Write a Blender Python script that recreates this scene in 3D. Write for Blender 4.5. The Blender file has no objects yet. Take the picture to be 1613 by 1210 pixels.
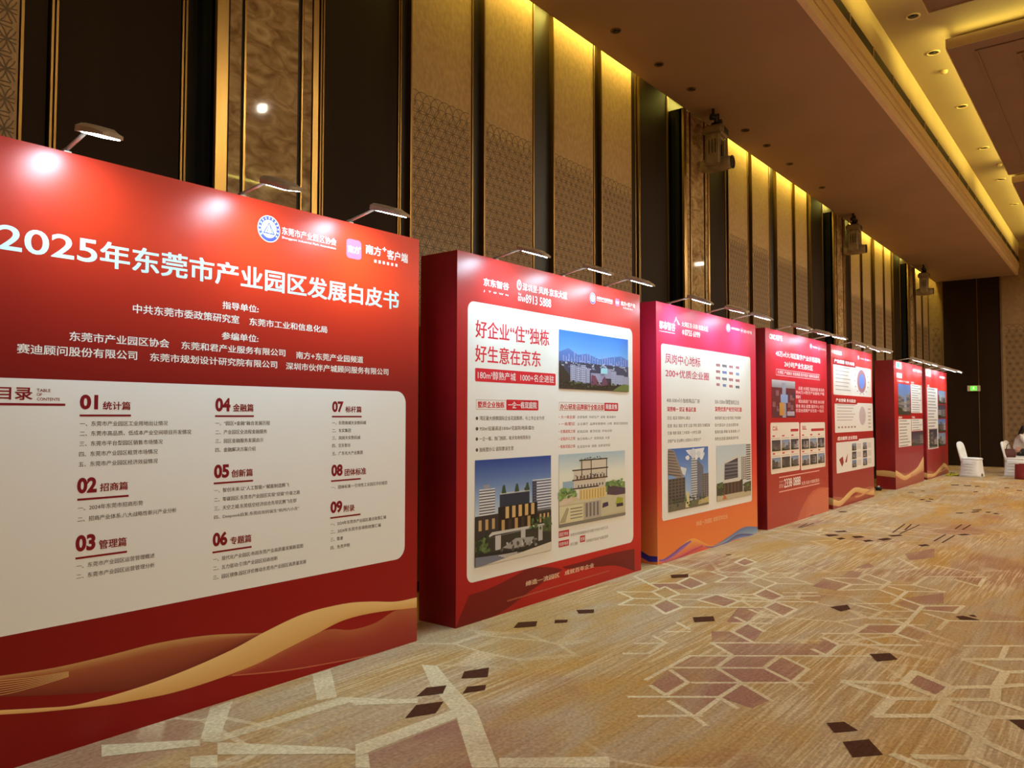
import bpy, bmesh, math, random
from mathutils import Vector, Matrix

C = bpy.context.scene.collection
SC = bpy.context.scene
R3 = random.Random(7)

# ------------------------------------------------------------------ camera
W, H, F = 1613, 1210, 1226.5
YAW, PITCH, ROLL = -0.669116, 0.0404475, 0.0015132
CAMZ = 1.6
_f = Vector((math.sin(YAW)*math.cos(PITCH), math.cos(YAW)*math.cos(PITCH), math.sin(PITCH)))
_r0 = Vector((math.cos(YAW), -math.sin(YAW), 0))
_u0 = _r0.cross(_f)
_r = _r0*math.cos(ROLL) + _u0*math.sin(ROLL)
_u = -_r0*math.sin(ROLL) + _u0*math.cos(ROLL)
cam = bpy.data.cameras.new('camera'); cam.sensor_width = 36; cam.lens = F*36/W
cam.clip_start = 0.05; cam.clip_end = 200
co = bpy.data.objects.new('camera', cam); C.objects.link(co)
M = Matrix.Identity(4)
for i in range(3):
    M[i][0], M[i][1], M[i][2] = _r[i], _u[i], -_f[i]
M[2][3] = CAMZ
co.matrix_world = M
SC.camera = co

# ------------------------------------------------------------------ world, exposure
SC.view_settings.view_transform = 'Standard'
SC.view_settings.look = 'None'
SC.view_settings.exposure = 0.0
SC.view_settings.gamma = 1.0
SC.view_settings.use_curve_mapping = False
wd = bpy.data.worlds.new('world'); SC.world = wd; wd.use_nodes = True
wd.node_tree.nodes['Background'].inputs[0].default_value = (1.0, 0.72, 0.42, 1)
wd.node_tree.nodes['Background'].inputs[1].default_value = 0.02

# ------------------------------------------------------------------ light strengths
LAMP_W = 5.5        # each arm lamp over the boards
DOWN_W = 112.0       # each added island downlight, all out of view
COVE_W = 12.0       # per metre-ish wall cove
ISLAND_W = 30.0     # ceiling island strips
WARM = (1.0, 0.85, 0.62)
COVE = (1.0, 0.82, 0.15)
COOL = (0.40, 0.80, 1.0)

# ------------------------------------------------------------------ photograph measurements to world
def _ray(px, py): return _f + _r*((px-W/2)/F) - _u*((py-H/2)/F)
def on_floor(px, py, z=0.0):
    d = _ray(px, py); t = (z-CAMZ)/d.z
    return Vector((0, 0, CAMZ)) + d*t
def on_x(px, py, x):
    d = _ray(px, py); return Vector((0, 0, CAMZ)) + d*(x/d.x)
def on_y(px, py, y):
    d = _ray(px, py); return Vector((0, 0, CAMZ)) + d*(y/d.y)

# ------------------------------------------------------------------ materials
def lin(c):
    return tuple((v/12.92 if v <= 0.04045 else ((v+0.055)/1.055)**2.4) for v in (x/255 for x in c[:3]))
def mat(name, col, rough=0.5, metal=0.0, spec=0.5, noise=None, emis=None, bump=None):
    m = bpy.data.materials.new(name); m.use_nodes = True
    nt = m.node_tree; b = nt.nodes['Principled BSDF']
    b.inputs['Base Color'].default_value = (*col, 1); b.inputs['Roughness'].default_value = rough
    b.inputs['Metallic'].default_value = metal; b.inputs['Specular IOR Level'].default_value = spec
    if noise:
        sc, col2, detail = noise[:3]
        tc = nt.nodes.new('ShaderNodeTexCoord'); mp = nt.nodes.new('ShaderNodeMapping')
        mp.inputs['Scale'].default_value = noise[3] if len(noise) > 3 else (1, 1, 1)
        n = nt.nodes.new('ShaderNodeTexNoise'); n.inputs['Scale'].default_value = sc; n.inputs['Detail'].default_value = detail
        r = nt.nodes.new('ShaderNodeValToRGB'); r.color_ramp.elements[0].position = 0.35; r.color_ramp.elements[1].position = 0.65
        r.color_ramp.elements[0].color = (*col, 1); r.color_ramp.elements[1].color = (*col2, 1)
        nt.links.new(tc.outputs['Object'], mp.inputs[0]); nt.links.new(mp.outputs[0], n.inputs['Vector'])
        nt.links.new(n.outputs['Fac'], r.inputs[0]); nt.links.new(r.outputs[0], b.inputs['Base Color'])
        if bump:
            bp = nt.nodes.new('ShaderNodeBump'); bp.inputs['Strength'].default_value = bump; bp.inputs['Distance'].default_value = 0.01
            nt.links.new(n.outputs['Fac'], bp.inputs['Height']); nt.links.new(bp.outputs[0], b.inputs['Normal'])
    if emis:
        b.inputs['Emission Color'].default_value = (*emis[0], 1); b.inputs['Emission Strength'].default_value = emis[1]
    return m

def print_mat():
    m = mat('printed_sheet', (1, 1, 1), 0.33, spec=0.32)
    nt = m.node_tree; a = nt.nodes.new('ShaderNodeAttribute'); a.attribute_name = 'ink'
    nt.links.new(a.outputs['Color'], nt.nodes['Principled BSDF'].inputs['Base Color'])
    return m
PRINT = print_mat()
BODY = mat('red_board_side', lin((150, 16, 20)), 0.45, noise=(1.2, lin((120, 10, 14)), 3))
STEEL = mat('brushed_lamp_metal', (0.50, 0.42, 0.35), 0.38, 0.35, noise=(30, (0.42, 0.35, 0.29), 2))
LENS = mat('lit_lamp_lens', (0.9, 0.9, 0.9), 0.3, emis=((0.66, 0.87, 1.0), 95))
BLACKP = mat('black_plastic', (0.012, 0.011, 0.010), 0.4, noise=(20, (0.02, 0.018, 0.016), 2))
DARKW = mat('dark_brown_panel', (0.020, 0.0095, 0.0035), 0.62, spec=0.10, noise=(2.5, (0.025, 0.012, 0.0045), 4, (1, 1, 0.15)))
GAPM = mat('dark_recess', (0.010, 0.006, 0.004), 0.5, noise=(3, (0.014, 0.008, 0.005), 3))
GOLD = mat('gold_trim', (0.50, 0.30, 0.09), 0.28, 1.0, noise=(4, (0.42, 0.25, 0.07), 3, (1, 1, 0.3)))
BEAD = mat('dull_gold_beading', (0.30, 0.165, 0.045), 0.36, 1.0, noise=(4, (0.24, 0.13, 0.035), 3, (1, 1, 0.3)))
FABRIC = mat('beige_wall_fabric', (0.46, 0.295, 0.15), 0.85, noise=(26, (0.37, 0.23, 0.112), 3, (1, 1, 0.6)), bump=0.15)
LATT = mat('brown_lattice', (0.12, 0.066, 0.024), 0.6, noise=(10, (0.15, 0.084, 0.032), 2))
MIRROR = mat('black_mirror', (0.006, 0.007, 0.010), 0.06, spec=0.6, noise=(3, (0.010, 0.010, 0.012), 2))
SOFFIT = mat('painted_soffit', (0.40, 0.255, 0.16), 0.7, noise=(0.8, (0.37, 0.235, 0.145), 2))
CEIL = mat('painted_ceiling', (0.38, 0.285, 0.20), 0.75, noise=(0.7, (0.355, 0.265, 0.185), 2))
ISLM = mat('brown_ceiling_panel', (0.26, 0.155, 0.10), 0.6, noise=(1.0, (0.235, 0.14, 0.09), 3))
CORN = mat('brightened_cream_cornice', (0.86, 0.66, 0.40), 0.45, noise=(2, (0.80, 0.61, 0.36), 2))  # lighter copy of the cream, with light on the cornice put into its colour
CREAM = mat('cream_cornice', (0.62, 0.47, 0.29), 0.5, noise=(2, (0.58, 0.43, 0.26), 2))
WALLB = mat('far_wall_fabric', (0.30, 0.185, 0.085), 0.85, noise=(9, (0.25, 0.15, 0.066), 4))
SHEET = mat('white_chair_cover', (0.78, 0.77, 0.76), 0.75, noise=(6, (0.70, 0.69, 0.67), 3), bump=0.3)

def stone_mat():
    m = mat('brown_marble', (0.25, 0.155, 0.075), 0.035, spec=0.45)
    nt = m.node_tree; b = nt.nodes['Principled BSDF']
    tc = nt.nodes.new('ShaderNodeTexCoord')
    mp = nt.nodes.new('ShaderNodeMapping'); mp.inputs['Rotation'].default_value = (0.5, 0.2, 0.3); mp.inputs['Scale'].default_value = (1.3, 1.3, 2.4)
    n = nt.nodes.new('ShaderNodeTexNoise'); n.inputs['Scale'].default_value = 4.2; n.inputs['Detail'].default_value = 10; n.inputs['Distortion'].default_value = 1.2
    r = nt.nodes.new('ShaderNodeValToRGB')
    e = r.color_ramp.elements; e[0].position = 0.3; e[0].color = (0.22, 0.125, 0.055, 1); e[1].position = 0.72; e[1].color = (0.58, 0.42, 0.22, 1)
    k = e.new(0.5); k.color = (0.38, 0.25, 0.12, 1)
    nt.links.new(tc.outputs['Object'], mp.inputs[0]); nt.links.new(mp.outputs[0], n.inputs['Vector'])
    nt.links.new(n.outputs['Fac'], r.inputs[0]); nt.links.new(r.outputs[0], b.inputs['Base Color'])
    return m
STONE = stone_mat()

def carpet(name, kind):
    """streaky woven carpet; kind 0 ground, 1 cream line, 2 mauve cell, 3 dark lozenge"""
    m = bpy.data.materials.new(name); m.use_nodes = True; nt = m.node_tree; L = nt.links
    b = nt.nodes['Principled BSDF']; b.inputs['Roughness'].default_value = 0.95; b.inputs['Specular IOR Level'].default_value = 0.1
    tc = nt.nodes.new('ShaderNodeTexCoord')
    def noise(scale, detail, sx, sy, dist=0.0, off=0.0, rot=0.0):
        mp = nt.nodes.new('ShaderNodeMapping'); mp.inputs['Scale'].default_value = (sx, sy, 1); mp.inputs['Location'].default_value = (off, off*1.7, 0)
        mp.inputs['Rotation'].default_value = (0, 0, rot)
        n = nt.nodes.new('ShaderNodeTexNoise'); n.inputs['Scale'].default_value = scale; n.inputs['Detail'].default_value = detail; n.inputs['Distortion'].default_value = dist
        L.new(tc.outputs['Object'], mp.inputs[0]); L.new(mp.outputs[0], n.inputs['Vector']); return n.outputs['Fac']
    def ramp(fac, stops):
        r = nt.nodes.new('ShaderNodeValToRGB'); e = r.color_ramp.elements
        e[0].position, e[0].color = stops[0][0], (*stops[0][1], 1); e[1].position, e[1].color = stops[-1][0], (*stops[-1][1], 1)
        for p, c in stops[1:-1]:
            k = e.new(p); k.color = (*c, 1)
        L.new(fac, r.inputs[0]); return r.outputs[0]
    def mix(f, a, bb, mode='MIX'):
        x = nt.nodes.new('ShaderNodeMix'); x.data_type = 'RGBA'; x.blend_type = mode
        if isinstance(f, float): x.inputs[0].default_value = f
        else: L.new(f, x.inputs[0])
        for i, v in ((6, a), (7, bb)):
            if isinstance(v, tuple): x.inputs[i].default_value = (*v, 1)
            else: L.new(v, x.inputs[i])
        return x.outputs[2]
    tan, gold, grey, cream, mauve = lin((182, 148, 98)), lin((184, 142, 76)), lin((182, 158, 126)), lin((226, 206, 168)), lin((160, 112, 88))
    base = ramp(noise(1.0, 6, 2.2, 0.55, 0.4), [(0.34, gold), (0.46, tan), (0.56, grey), (0.68, tan)])
    mv = ramp(noise(0.8, 4, 1.2, 0.7, 0.6, 5.3), [(0.54, (0, 0, 0)), (0.66, (1, 1, 1))])
    base = mix(mv, base, mix(0.75, base, mauve))
    # woven streaks running down the hall, broken into dashes
    st = ramp(noise(1.0, 2, 52, 1.6, 0.0, 2.2), [(0.50, (0, 0, 0)), (0.57, (1, 1, 1))])
    patch = ramp(noise(0.55, 3, 1.3, 0.8, 0.3, 9.1), [(0.44, (0.05, 0.05, 0.05)), (0.58, (1, 1, 1))])
    stm = mix(1.0, st, patch, 'MULTIPLY')
    base = mix(stm, base, mix(0.5, base, cream))
    dk = ramp(noise(1.0, 2, 40, 1.2, 0.0, 7.7), [(0.54, (0, 0, 0)), (0.60, (1, 1, 1))])
    base = mix(mix(0.75, dk, (0, 0, 0)), base, lin((140, 100, 58)))
    # large interlocking woven facets, faint
    mp = nt.nodes.new('ShaderNodeMapping'); mp.inputs['Scale'].default_value = (1.5, 2.3, 1); mp.inputs['Rotation'].default_value = (0, 0, 0.65)
    v = nt.nodes.new('ShaderNodeTexVoronoi'); v.feature = 'DISTANCE_TO_EDGE'; v.inputs['Scale'].default_value = 0.9; v.inputs['Randomness'].default_value = 0.75
    L.new(tc.outputs['Object'], mp.inputs[0]); L.new(mp.outputs[0], v.inputs['Vector'])
    ed = ramp(v.outputs['Distance'], [(0.022, (1, 1, 1)), (0.030, (0, 0, 0))])
    vm = ramp(noise(0.45, 2, 1, 1, 0.2, 3.7), [(0.50, (0, 0, 0)), (0.60, (1, 1, 1))])
    base = mix(mix(1.0, ed, vm, 'MULTIPLY'), base, mix(0.5, base, cream))
    fine = ramp(noise(60, 4, 1, 0.7), [(0.3, (0.74, 0.74, 0.74)), (0.7, (1.16, 1.16, 1.16))])
    if kind == 0: col = base
    elif kind == 1:
        fade = ramp(noise(1.3, 4, 3.5, 0.8, 0.3, 12.0), [(0.40, (1, 1, 1)), (0.66, (0.5, 0.5, 0.5))])
        col = mix(fade, base, lin((216, 200, 164)))
    elif kind == 2:
        fade = ramp(noise(1.1, 4, 2.5, 0.8, 0.3, 21.0), [(0.42, (0.9, 0.9, 0.9)), (0.66, (0.3, 0.3, 0.3))])
        col = mix(fade, base, lin((154, 108, 92)))
    else: col = mix(0.05, lin((66, 26, 8)), base)
    col = mix(1.0, col, fine, 'MULTIPLY')
    L.new(col, b.inputs['Base Color'])
    bp = nt.nodes.new('ShaderNodeBump'); bp.inputs['Strength'].default_value = 0.25; bp.inputs['Distance'].default_value = 0.004
    L.new(noise(90, 2, 1, 1), bp.inputs['Height']); L.new(bp.outputs[0], b.inputs['Normal'])
    return m
CARPETS = [carpet('carpet_ground', 0), carpet('carpet_cream_line', 1), carpet('carpet_mauve_cell', 2), carpet('carpet_dark_lozenge', 3)]

# ------------------------------------------------------------------ mesh helpers
class MB:
    def __init__(s): s.bm = bmesh.new()
    def box(s, a, b, mi=0, rot=None, piv=None):
        v = [s.bm.verts.new(Vector((x, y, z))) for x in (a[0], b[0]) for y in (a[1], b[1]) for z in (a[2], b[2])]
        if rot is not None:
            p = Vector(piv)
            for q in v: q.co = rot @ (q.co-p) + p
        for f in ((0, 1, 3, 2), (4, 6, 7, 5), (0, 4, 5, 1), (2, 3, 7, 6), (0, 2, 6, 4), (1, 5, 7, 3)):
            k = s.bm.faces.new([v[i] for i in f]); k.material_index = mi
        return v
    def poly(s, pts, mi=0):
        f = s.bm.faces.new([s.bm.verts.new(Vector(p)) for p in pts]); f.material_index = mi; return f
    def tube(s, pts, rad, n=10, mi=0, cap=True):
        pts = [Vector(p) for p in pts]
        rad = rad if isinstance(rad, (list, tuple)) else [rad]*len(pts)
        rings = []
        for i, p in enumerate(pts):
            d = (pts[min(i+1, len(pts)-1)] - pts[max(i-1, 0)]).normalized()
            a = d.cross(Vector((0, 0, 1)))
            if a.length < 1e-3: a = d.cross(Vector((0, 1, 0)))
            a.normalize(); b = d.cross(a)
            rings.append([s.bm.verts.new(p + (a*math.cos(t)+b*math.sin(t))*rad[i]) for t in (2*math.pi*k/n for k in range(n))])
        for r0, r1 in zip(rings, rings[1:]):
            for k in range(n):
                f = s.bm.faces.new((r0[k], r0[(k+1) % n], r1[(k+1) % n], r1[k])); f.material_index = mi; f.smooth = True
        if cap:
            for r in (rings[0], rings[-1]):
                f = s.bm.faces.new(r); f.material_index = mi
    def loft(s, rings, mi=0, cap=True, smooth=True):
        rr = [[s.bm.verts.new(Vector(p)) for p in r] for r in rings]; n = len(rr[0])
        for r0, r1 in zip(rr, rr[1:]):
            for k in range(n):
                f = s.bm.faces.new((r0[k], r0[(k+1) % n], r1[(k+1) % n], r1[k])); f.material_index = mi; f.smooth = smooth
        if cap:
            for r in (rr[0], rr[-1]):
                f = s.bm.faces.new(r); f.material_index = mi
    def bevel(s, w, seg=2):
        bmesh.ops.bevel(s.bm, geom=list(s.bm.edges), offset=w, segments=seg, affect='EDGES', clamp_overlap=True)
    def build(s, name, mats, parent=None, loc=None):
        bmesh.ops.recalc_face_normals(s.bm, faces=s.bm.faces)
        me = bpy.data.meshes.new(name); s.bm.to_mesh(me); s.bm.free()
        for m in (mats if isinstance(mats, (list, tuple)) else [mats]): me.materials.append(m)
        o = bpy.data.objects.new(name, me); C.objects.link(o)
        if loc is not None: o.location = loc
        if parent: o.parent = parent
        return o
def thing(name, label, cat, loc=(0, 0, 0), group=None):
    o = bpy.data.objects.new(name, None); C.objects.link(o); o.location = loc; o.empty_display_size = 0.1
    return tag(o, label, cat, group)
def tag(o, label, cat, group=None):
    o['label'] = label; o['category'] = cat
    if group: o['group'] = group
    return o
def struct(o): o['kind'] = 'structure'; return o
def area(name, loc, target, sx, sy, power, col, spread=math.pi, parent=None, up='Y'):
    l = bpy.data.lights.new(name, 'AREA'); l.shape = 'RECTANGLE'; l.size = sx; l.size_y = sy; l.energy = power; l.color = col; l.spread = spread
    o = bpy.data.objects.new(name, l); C.objects.link(o); o.location = loc
    d = Vector(target)-Vector(loc)
    # local x (size) along world Y when possible
    z = -d.normalized(); x = Vector((0, 1, 0)) if up == 'Y' else Vector((1, 0, 0))
    y = z.cross(x)
    if y.length < 1e-3: x = Vector((0, 0, 1)); y = z.cross(x)
    y.normalize(); x = y.cross(z)
    mm = Matrix.Identity(3)
    for i in range(3): mm[i][0], mm[i][1], mm[i][2] = x[i], y[i], z[i]
    o.rotation_euler = mm.to_euler()
    if parent: o.parent = parent
    return o

# ------------------------------------------------------------------ the hall
XW, XCOL, ZS, ZC, XS, YE = -5.07, -4.87, 6.02, 7.04, -2.64, 28.8
XR, YB = 16.0, -9.0

# floor: ground sheet plus the woven motifs, one carpet
fl = MB()
fl.poly([(-5.4, YB, 0), (XR, YB, 0), (XR, YE+.3, 0), (-5.4, YE+.3, 0)], 0)
CROP = {'P1': (960, 860, 4.888), 'P2': (1280, 860, 4.844), 'P3': (960, 1010, 4.888), 'P4': (1280, 1010, 4.844),
        'P5': (560, 1010, 4.0325), 'P6': (160, 1010, 3.5065), 'P7': (640, 880, 4.4806), 'P8': (1200, 740, 3.9056)}
def fp(c, p, z):
    x, y, s = CROP[c]; q = on_floor(x+p[0]/s, y+p[1]/s); q.z = z; return q
ZN = [0]
def zlayer(mi):
    ZN[0] += 1
    return {1: .0010, 2: .0004, 3: .0016}[mi] + ZN[0]*2.5e-6
def motif(c, quad, mi):
    z_ = zlayer(mi); pts = [fp(c, p, z_) for p in quad]
    a = sum((pts[i].x*pts[(i+1) % len(pts)].y - pts[(i+1) % len(pts)].x*pts[i].y) for i in range(len(pts)))
    fl.poly(pts if a > 0 else pts[::-1], mi)
def line(c, a, b, w, mi=1):
    z_ = zlayer(mi); p, q = fp(c, a, z_), fp(c, b, z_); d = (q-p)
    if d.length < 1e-4: return
    d.normalize(); n = Vector((-d.y, d.x, 0))*(w/2); p -= d*w*.3; q += d*w*.3
    fl.poly([p-n, q-n, q+n, p+n], mi)
LINES = {
 'P1': (0.034, [(70,355,330,355),(330,355,430,315),(430,315,540,372),(540,372,430,410),(430,410,330,355),(70,355,180,405),(180,405,75,455),(75,455,330,458),(180,405,430,410),(330,458,430,412),(330,458,430,525),(430,525,560,472),(560,472,440,410),(540,372,830,375),(440,410,680,415),(680,415,820,375),(820,375,1000,425),(1000,425,890,472),(890,472,690,420),(560,472,1190,475),(830,375,1110,375),(1000,425,1240,430),(850,378,1260,418),(1110,375,1200,330),(1200,330,1340,390),(1340,390,1250,430),(1110,375,1250,430),(1190,475,1270,432),(1190,475,1340,545),(1340,545,1440,490),(1440,490,1280,432),(1270,430,1600,432),(1340,390,1613,385),(1340,362,1600,360),
   (780,200,1030,205),(1030,205,1110,170),(1110,170,1220,210),(1220,210,1150,245),(1150,245,1030,205),(1220,210,1460,210),(1460,210,1390,245),(1170,240,1390,245),(1390,245,1560,295),(1290,290,1560,295),(1150,245,1290,288),(1290,288,1200,325),(1200,325,1080,280),(1080,280,1150,245),(820,280,1080,280),(820,280,910,240),(780,200,910,240),(910,240,1120,240),
   (300,290,520,287),(520,287,620,240),(620,240,740,292),(740,292,630,333),(630,333,520,287),(300,290,390,335),(190,235,290,285),(190,235,380,165),
   (940,660,1060,595),(1060,595,1190,660),(940,660,1110,745),(1060,595,1180,530),(1180,530,1080,490),(950,595,1240,597),(970,550,1060,595),(970,128,1040,155),(1040,155,1130,125),(1130,125,1040,95),(1040,95,970,128)]),
 'P1b': (0.030, [(200,753,430,750),(340,695,440,750),(430,750,300,830),(110,830,300,830),(430,663,620,660),(520,590,620,645)]),
 'P3': (0.030, [(785,15,1300,15),(785,15,950,112),(950,112,830,200),(620,115,1613,115),(620,115,450,205),(450,205,1190,208),(1190,208,1310,118),(1330,118,1530,215),(1530,215,1410,315),(1190,208,1410,318),(830,210,1010,318),(640,322,1560,322),(1010,330,850,432),(150,430,850,432),(1020,325,1240,455),(850,440,980,515),(470,225,600,315),(600,320,440,415),(320,345,430,415),(450,205,280,300),(460,465,640,575),(850,440,680,570),(230,580,700,575),(640,575,740,650),(1410,318,1500,375)]),
 'P4': (0.055, [(240,310,690,325),(690,325,780,235),(780,235,1060,355),(690,330,960,435),(240,315,610,440),(610,440,480,570),(480,572,930,572),(930,572,1020,450),(640,440,1370,450),(1060,355,1400,350),(1400,360,1390,455),(1400,350,1470,240),(1370,450,1613,530),(960,435,1060,360),(1020,465,1330,585),(1330,585,1240,735),(930,575,1280,740),(1240,735,1613,905),(1330,585,1613,585),(1200,900,1280,740),(1160,145,1460,235),(1160,140,1613,140),(1400,350,1613,335),(620,870,870,969),(790,885,1220,890),(1220,890,1400,969),(1460,240,1613,235)]),
 'P2': (0.036, [(85,245,300,295),(85,245,350,248),(350,248,410,215),(420,218,590,275),(350,250,510,295),(300,295,770,300),(770,300,870,235),(300,295,200,340),(200,340,510,330),(510,330,590,275),(580,310,720,348),(770,300,1005,352),(720,348,1005,352),(720,348,600,442),(510,335,660,390),(290,440,600,442),(670,400,840,460),(610,450,780,500),(290,442,530,500),(530,500,440,555),(440,558,750,555),(530,500,780,500),(840,460,1150,458),(840,490,1080,510),(1150,458,1080,515),(840,460,750,555),(860,515,1030,570),(1030,570,960,640),(1030,572,1613,580),(750,560,630,670),(600,560,900,660),(630,670,800,730),(420,600,850,605),(420,600,310,670),(310,670,540,760),(80,670,630,672),(200,755,820,760),(80,700,210,760),(210,760,110,840),(0,790,110,840),(0,843,440,843),(1090,260,1270,310),(1270,310,1310,250),(870,235,1320,240),(650,90,800,170),(800,170,640,200),(930,150,1200,200),(1160,765,1613,765),(1480,765,1440,860)]),
}
for k, (w, ls) in LINES.items():
    for a, b, c_, d in ls: line(k[:2], (a, b), (c_, d), w)
for q in ([(420,150),(520,160),(625,290),(480,285)], [(480,285),(625,290),(770,440),(640,480)], [(640,480),(770,440),(910,806),(740,806)],
          [(0,660),(640,430),(640,490),(0,740)], [(0,742),(80,712),(90,806),(0,806)], [(912,745),(1613,735),(1613,806),(915,806)], [(0,380),(400,366),(395,395),(0,410)]): motif('P5', q, 1)
for q in ([(1165,185),(1265,155),(1300,310),(1190,330)], [(600,370),(725,330),(650,545),(545,545)], [(545,555),(1320,310),(1400,330),(640,562)], [(490,640),(640,630),(640,701),(490,701)], [(640,560),(1340,590),(1440,625),(640,628)], [(1320,310),(1613,322),(1613,350),(1380,345)], [(0,575),(545,545),(545,580),(0,640)]): motif('P6', q, 1)
MAUVE = {'P3': [[(785,20),(1613,20),(1613,110),(950,110)], [(620,120),(940,120),(820,205),(480,205)], [(970,120),(1300,120),(1180,205),(840,205)], [(480,215),(830,210),(990,320),(620,320)], [(850,215),(1190,215),(1400,320),(1020,320)], [(450,220),(600,320),(440,410),(320,335)], [(620,330),(990,330),(850,428),(470,428)], [(480,440),(850,440),(690,565),(640,565)], [(1330,130),(1520,215),(1400,305),(1200,205)], [(1010,335),(1230,455),(1100,520),(860,435)]],
 'P1': [[(785,660),(930,660),(1100,740),(790,745)], [(960,655),(1060,600),(1180,660),(1110,740)], [(330,295),(520,292),(620,333),(390,330)], [(540,287),(620,248),(720,292),(630,328)], [(700,415),(820,380),(980,425),(885,468)], [(345,458),(430,418),(545,472),(430,518)], [(1210,475),(1280,440),(1430,490),(1340,538)], [(990,475),(1180,480),(1060,590),(900,590)], [(1120,375),(1200,335),(1330,390),(1260,420)], [(980,128),(1040,100),(1120,125),(1040,150)]],
 'P2': [[(0,310),(90,250),(290,295),(190,345)], [(320,170),(430,130),(470,160),(400,175)], [(200,240),(290,190),(380,205),(345,243)], [(640,440),(720,405),(830,460),(780,495)], [(860,465),(1140,462),(1080,505),(860,495)], [(700,400),(1000,360),(1000,440),(830,445)], [(420,610),(700,610),(620,665),(320,668)], [(650,670),(760,600),(900,660),(800,725)], [(10,790),(80,710),(200,760),(110,832)], [(700,60),(930,20),(930,90),(740,110)]],
 'P5': [[(85,720),(640,500),(740,806),(95,806)]], 'P4': [[(800,260),(1010,350),(960,415),(740,320)]]}
for c, qs in MAUVE.items():
    for q in qs: motif(c, q, 2)
DARK = {'P5': [[(672,240),(690,195),(848,170),(840,230)], [(680,335),(710,292),(830,280),(822,312)], [(385,355),(450,298),(578,283),(555,335)], [(315,492),(385,408),(560,385),(510,460)]],
 'P7': [[(755,492),(790,452),(925,443),(915,480)], [(1045,458),(1050,435),(1140,433),(1135,452)], [(1200,365),(1325,360),(1325,385),(1215,390)]],
 'P1': [[(470,225),(605,218),(608,243),(478,250)], [(640,552),(800,543),(812,580),(655,590)], [(893,68),(938,66),(938,73),(900,74)]],
 'P2': [[(130,468),(265,450),(290,485),(215,502)], [(435,828),(590,820),(650,868),(490,885)], [(1092,540),(1150,535),(1280,568),(1130,565)], [(1190,530),(1230,528),(1255,545),(1215,540)]],
 'P4': [[(105,628),(240,618),(348,685),(165,702)], [(230,772),(430,752),(538,870),(305,890)], [(1500,602),(1640,602),(1640,690),(1590,668)]],
 'P8': [[(385,400),(450,398),(480,405),(410,412)], [(445,380),(510,375),(530,382),(465,386)], [(455,425),(490,418),(517,425),(480,432)], [(550,410),(610,408),(635,416),(575,422)], [(620,437),(660,432),(690,437),(640,446)], [(710,428),(770,420),(805,428),(750,438)], [(775,405),(850,400),(870,407),(800,412)], [(955,464),(1010,459),(1035,468),(985,473)], [(1200,400),(1250,395),(1290,402),(1230,406)], [(1190,265),(1250,264),(1230,270),(1200,269)], [(1280,262),(1330,255),(1345,258),(1300,265)], [(1290,248),(1350,245),(1355,250),(1300,252)], [(1415,270),(1440,267),(1468,273),(1440,275)], [(1375,260),(1415,260),(1400,266),(1380,264)], [(470,257),(520,256),(530,260),(480,262)], [(895,140),(930,138),(945,141),(905,143)], [(965,185),(990,180),(1010,183),(980,188)], [(1005,193),(1040,192),(1042,197),(1010,197)], [(1030,178),(1060,182),(1050,186),(1025,183)], [(1160,92),(1210,92),(1215,97),(1170,97)], [(1240,96),(1290,97),(1285,102),(1245,100)], [(1490,110),(1520,108),(1525,112),(1495,114)], [(1565,127),(1600,125),(1605,130),(1572,131)], [(1300,135),(1325,133),(1330,137),(1305,139)], [(975,130),(1000,129),(1005,132),(980,133)], [(1310,101),(1340,100),(1345,104),(1315,105)]]}
for c, qs in DARK.items():
    for q in qs: motif(c, q, 3)
for a, b, c_, d in ((805,388,880,335),(850,395,970,340),(880,372,920,337),(1190,365,1230,338),(1235,370,1285,340),(1060,440,1130,400),(1110,450,1185,405),(225,358,280,332),(240,358,320,330)):
    line('P8', (a, b), (c_, d), 0.022, 3)
floor = struct(fl.build('floor', CARPETS))

# left wall, built up bay by bay
b = MB(); b.box((-5.4, YB, 0), (XW-.05, YE+.3, 7.3)); wall = struct(b.build('wall_left', GAPM))
COLS = [2.866-7.2, 2.866, 10.07, 17.25, 24.45]
FABS = []
for c0 in COLS:
    for a, e in ((2.06, 2.88), (3.09, 3.90), (4.31, 5.14), (5.34, 6.16)):
        y0, y1 = c0+a, c0+e
        if c0 < 0: y0 -= .10; y1 -= .10
        if y1 < YE-.1: FABS.append((y0, y1))
def lattice(mb, y0, y1, z0, z1, plane, a=0.102, w=0.0036, seg=24):
    """overlapping-circle (six petal) lattice as thin strips; plane(u, v, out) -> point"""
    hz = a*math.sqrt(3)/2; rnd = random.Random(int(y0*100))
    for j in range(-2, int((z1-z0)/hz)+3):
        for i in range(-2, int((y1-y0)/a)+3):
            cu, cv = y0+.03+i*a+(a/2 if j % 2 else 0), z0+j*hz
            if cv > z1-a*.4: continue
            for k in range(seg):
                t0, t1 = 2*math.pi*k/seg, 2*math.pi*(k+1)/seg
                q = [(cu+math.cos(t)*r, cv+math.sin(t)*r) for t, r in ((t0, a-w), (t1, a-w), (t1, a+w), (t0, a+w))]
                if all(y0 < u < y1 and z0 < v < z1+.06 for u, v in q):
                    o = .002+.00002*((i*7+j*13+k) % 29)
                    mb.poly([plane(u, v, o) for u, v in q], 1)
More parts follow.
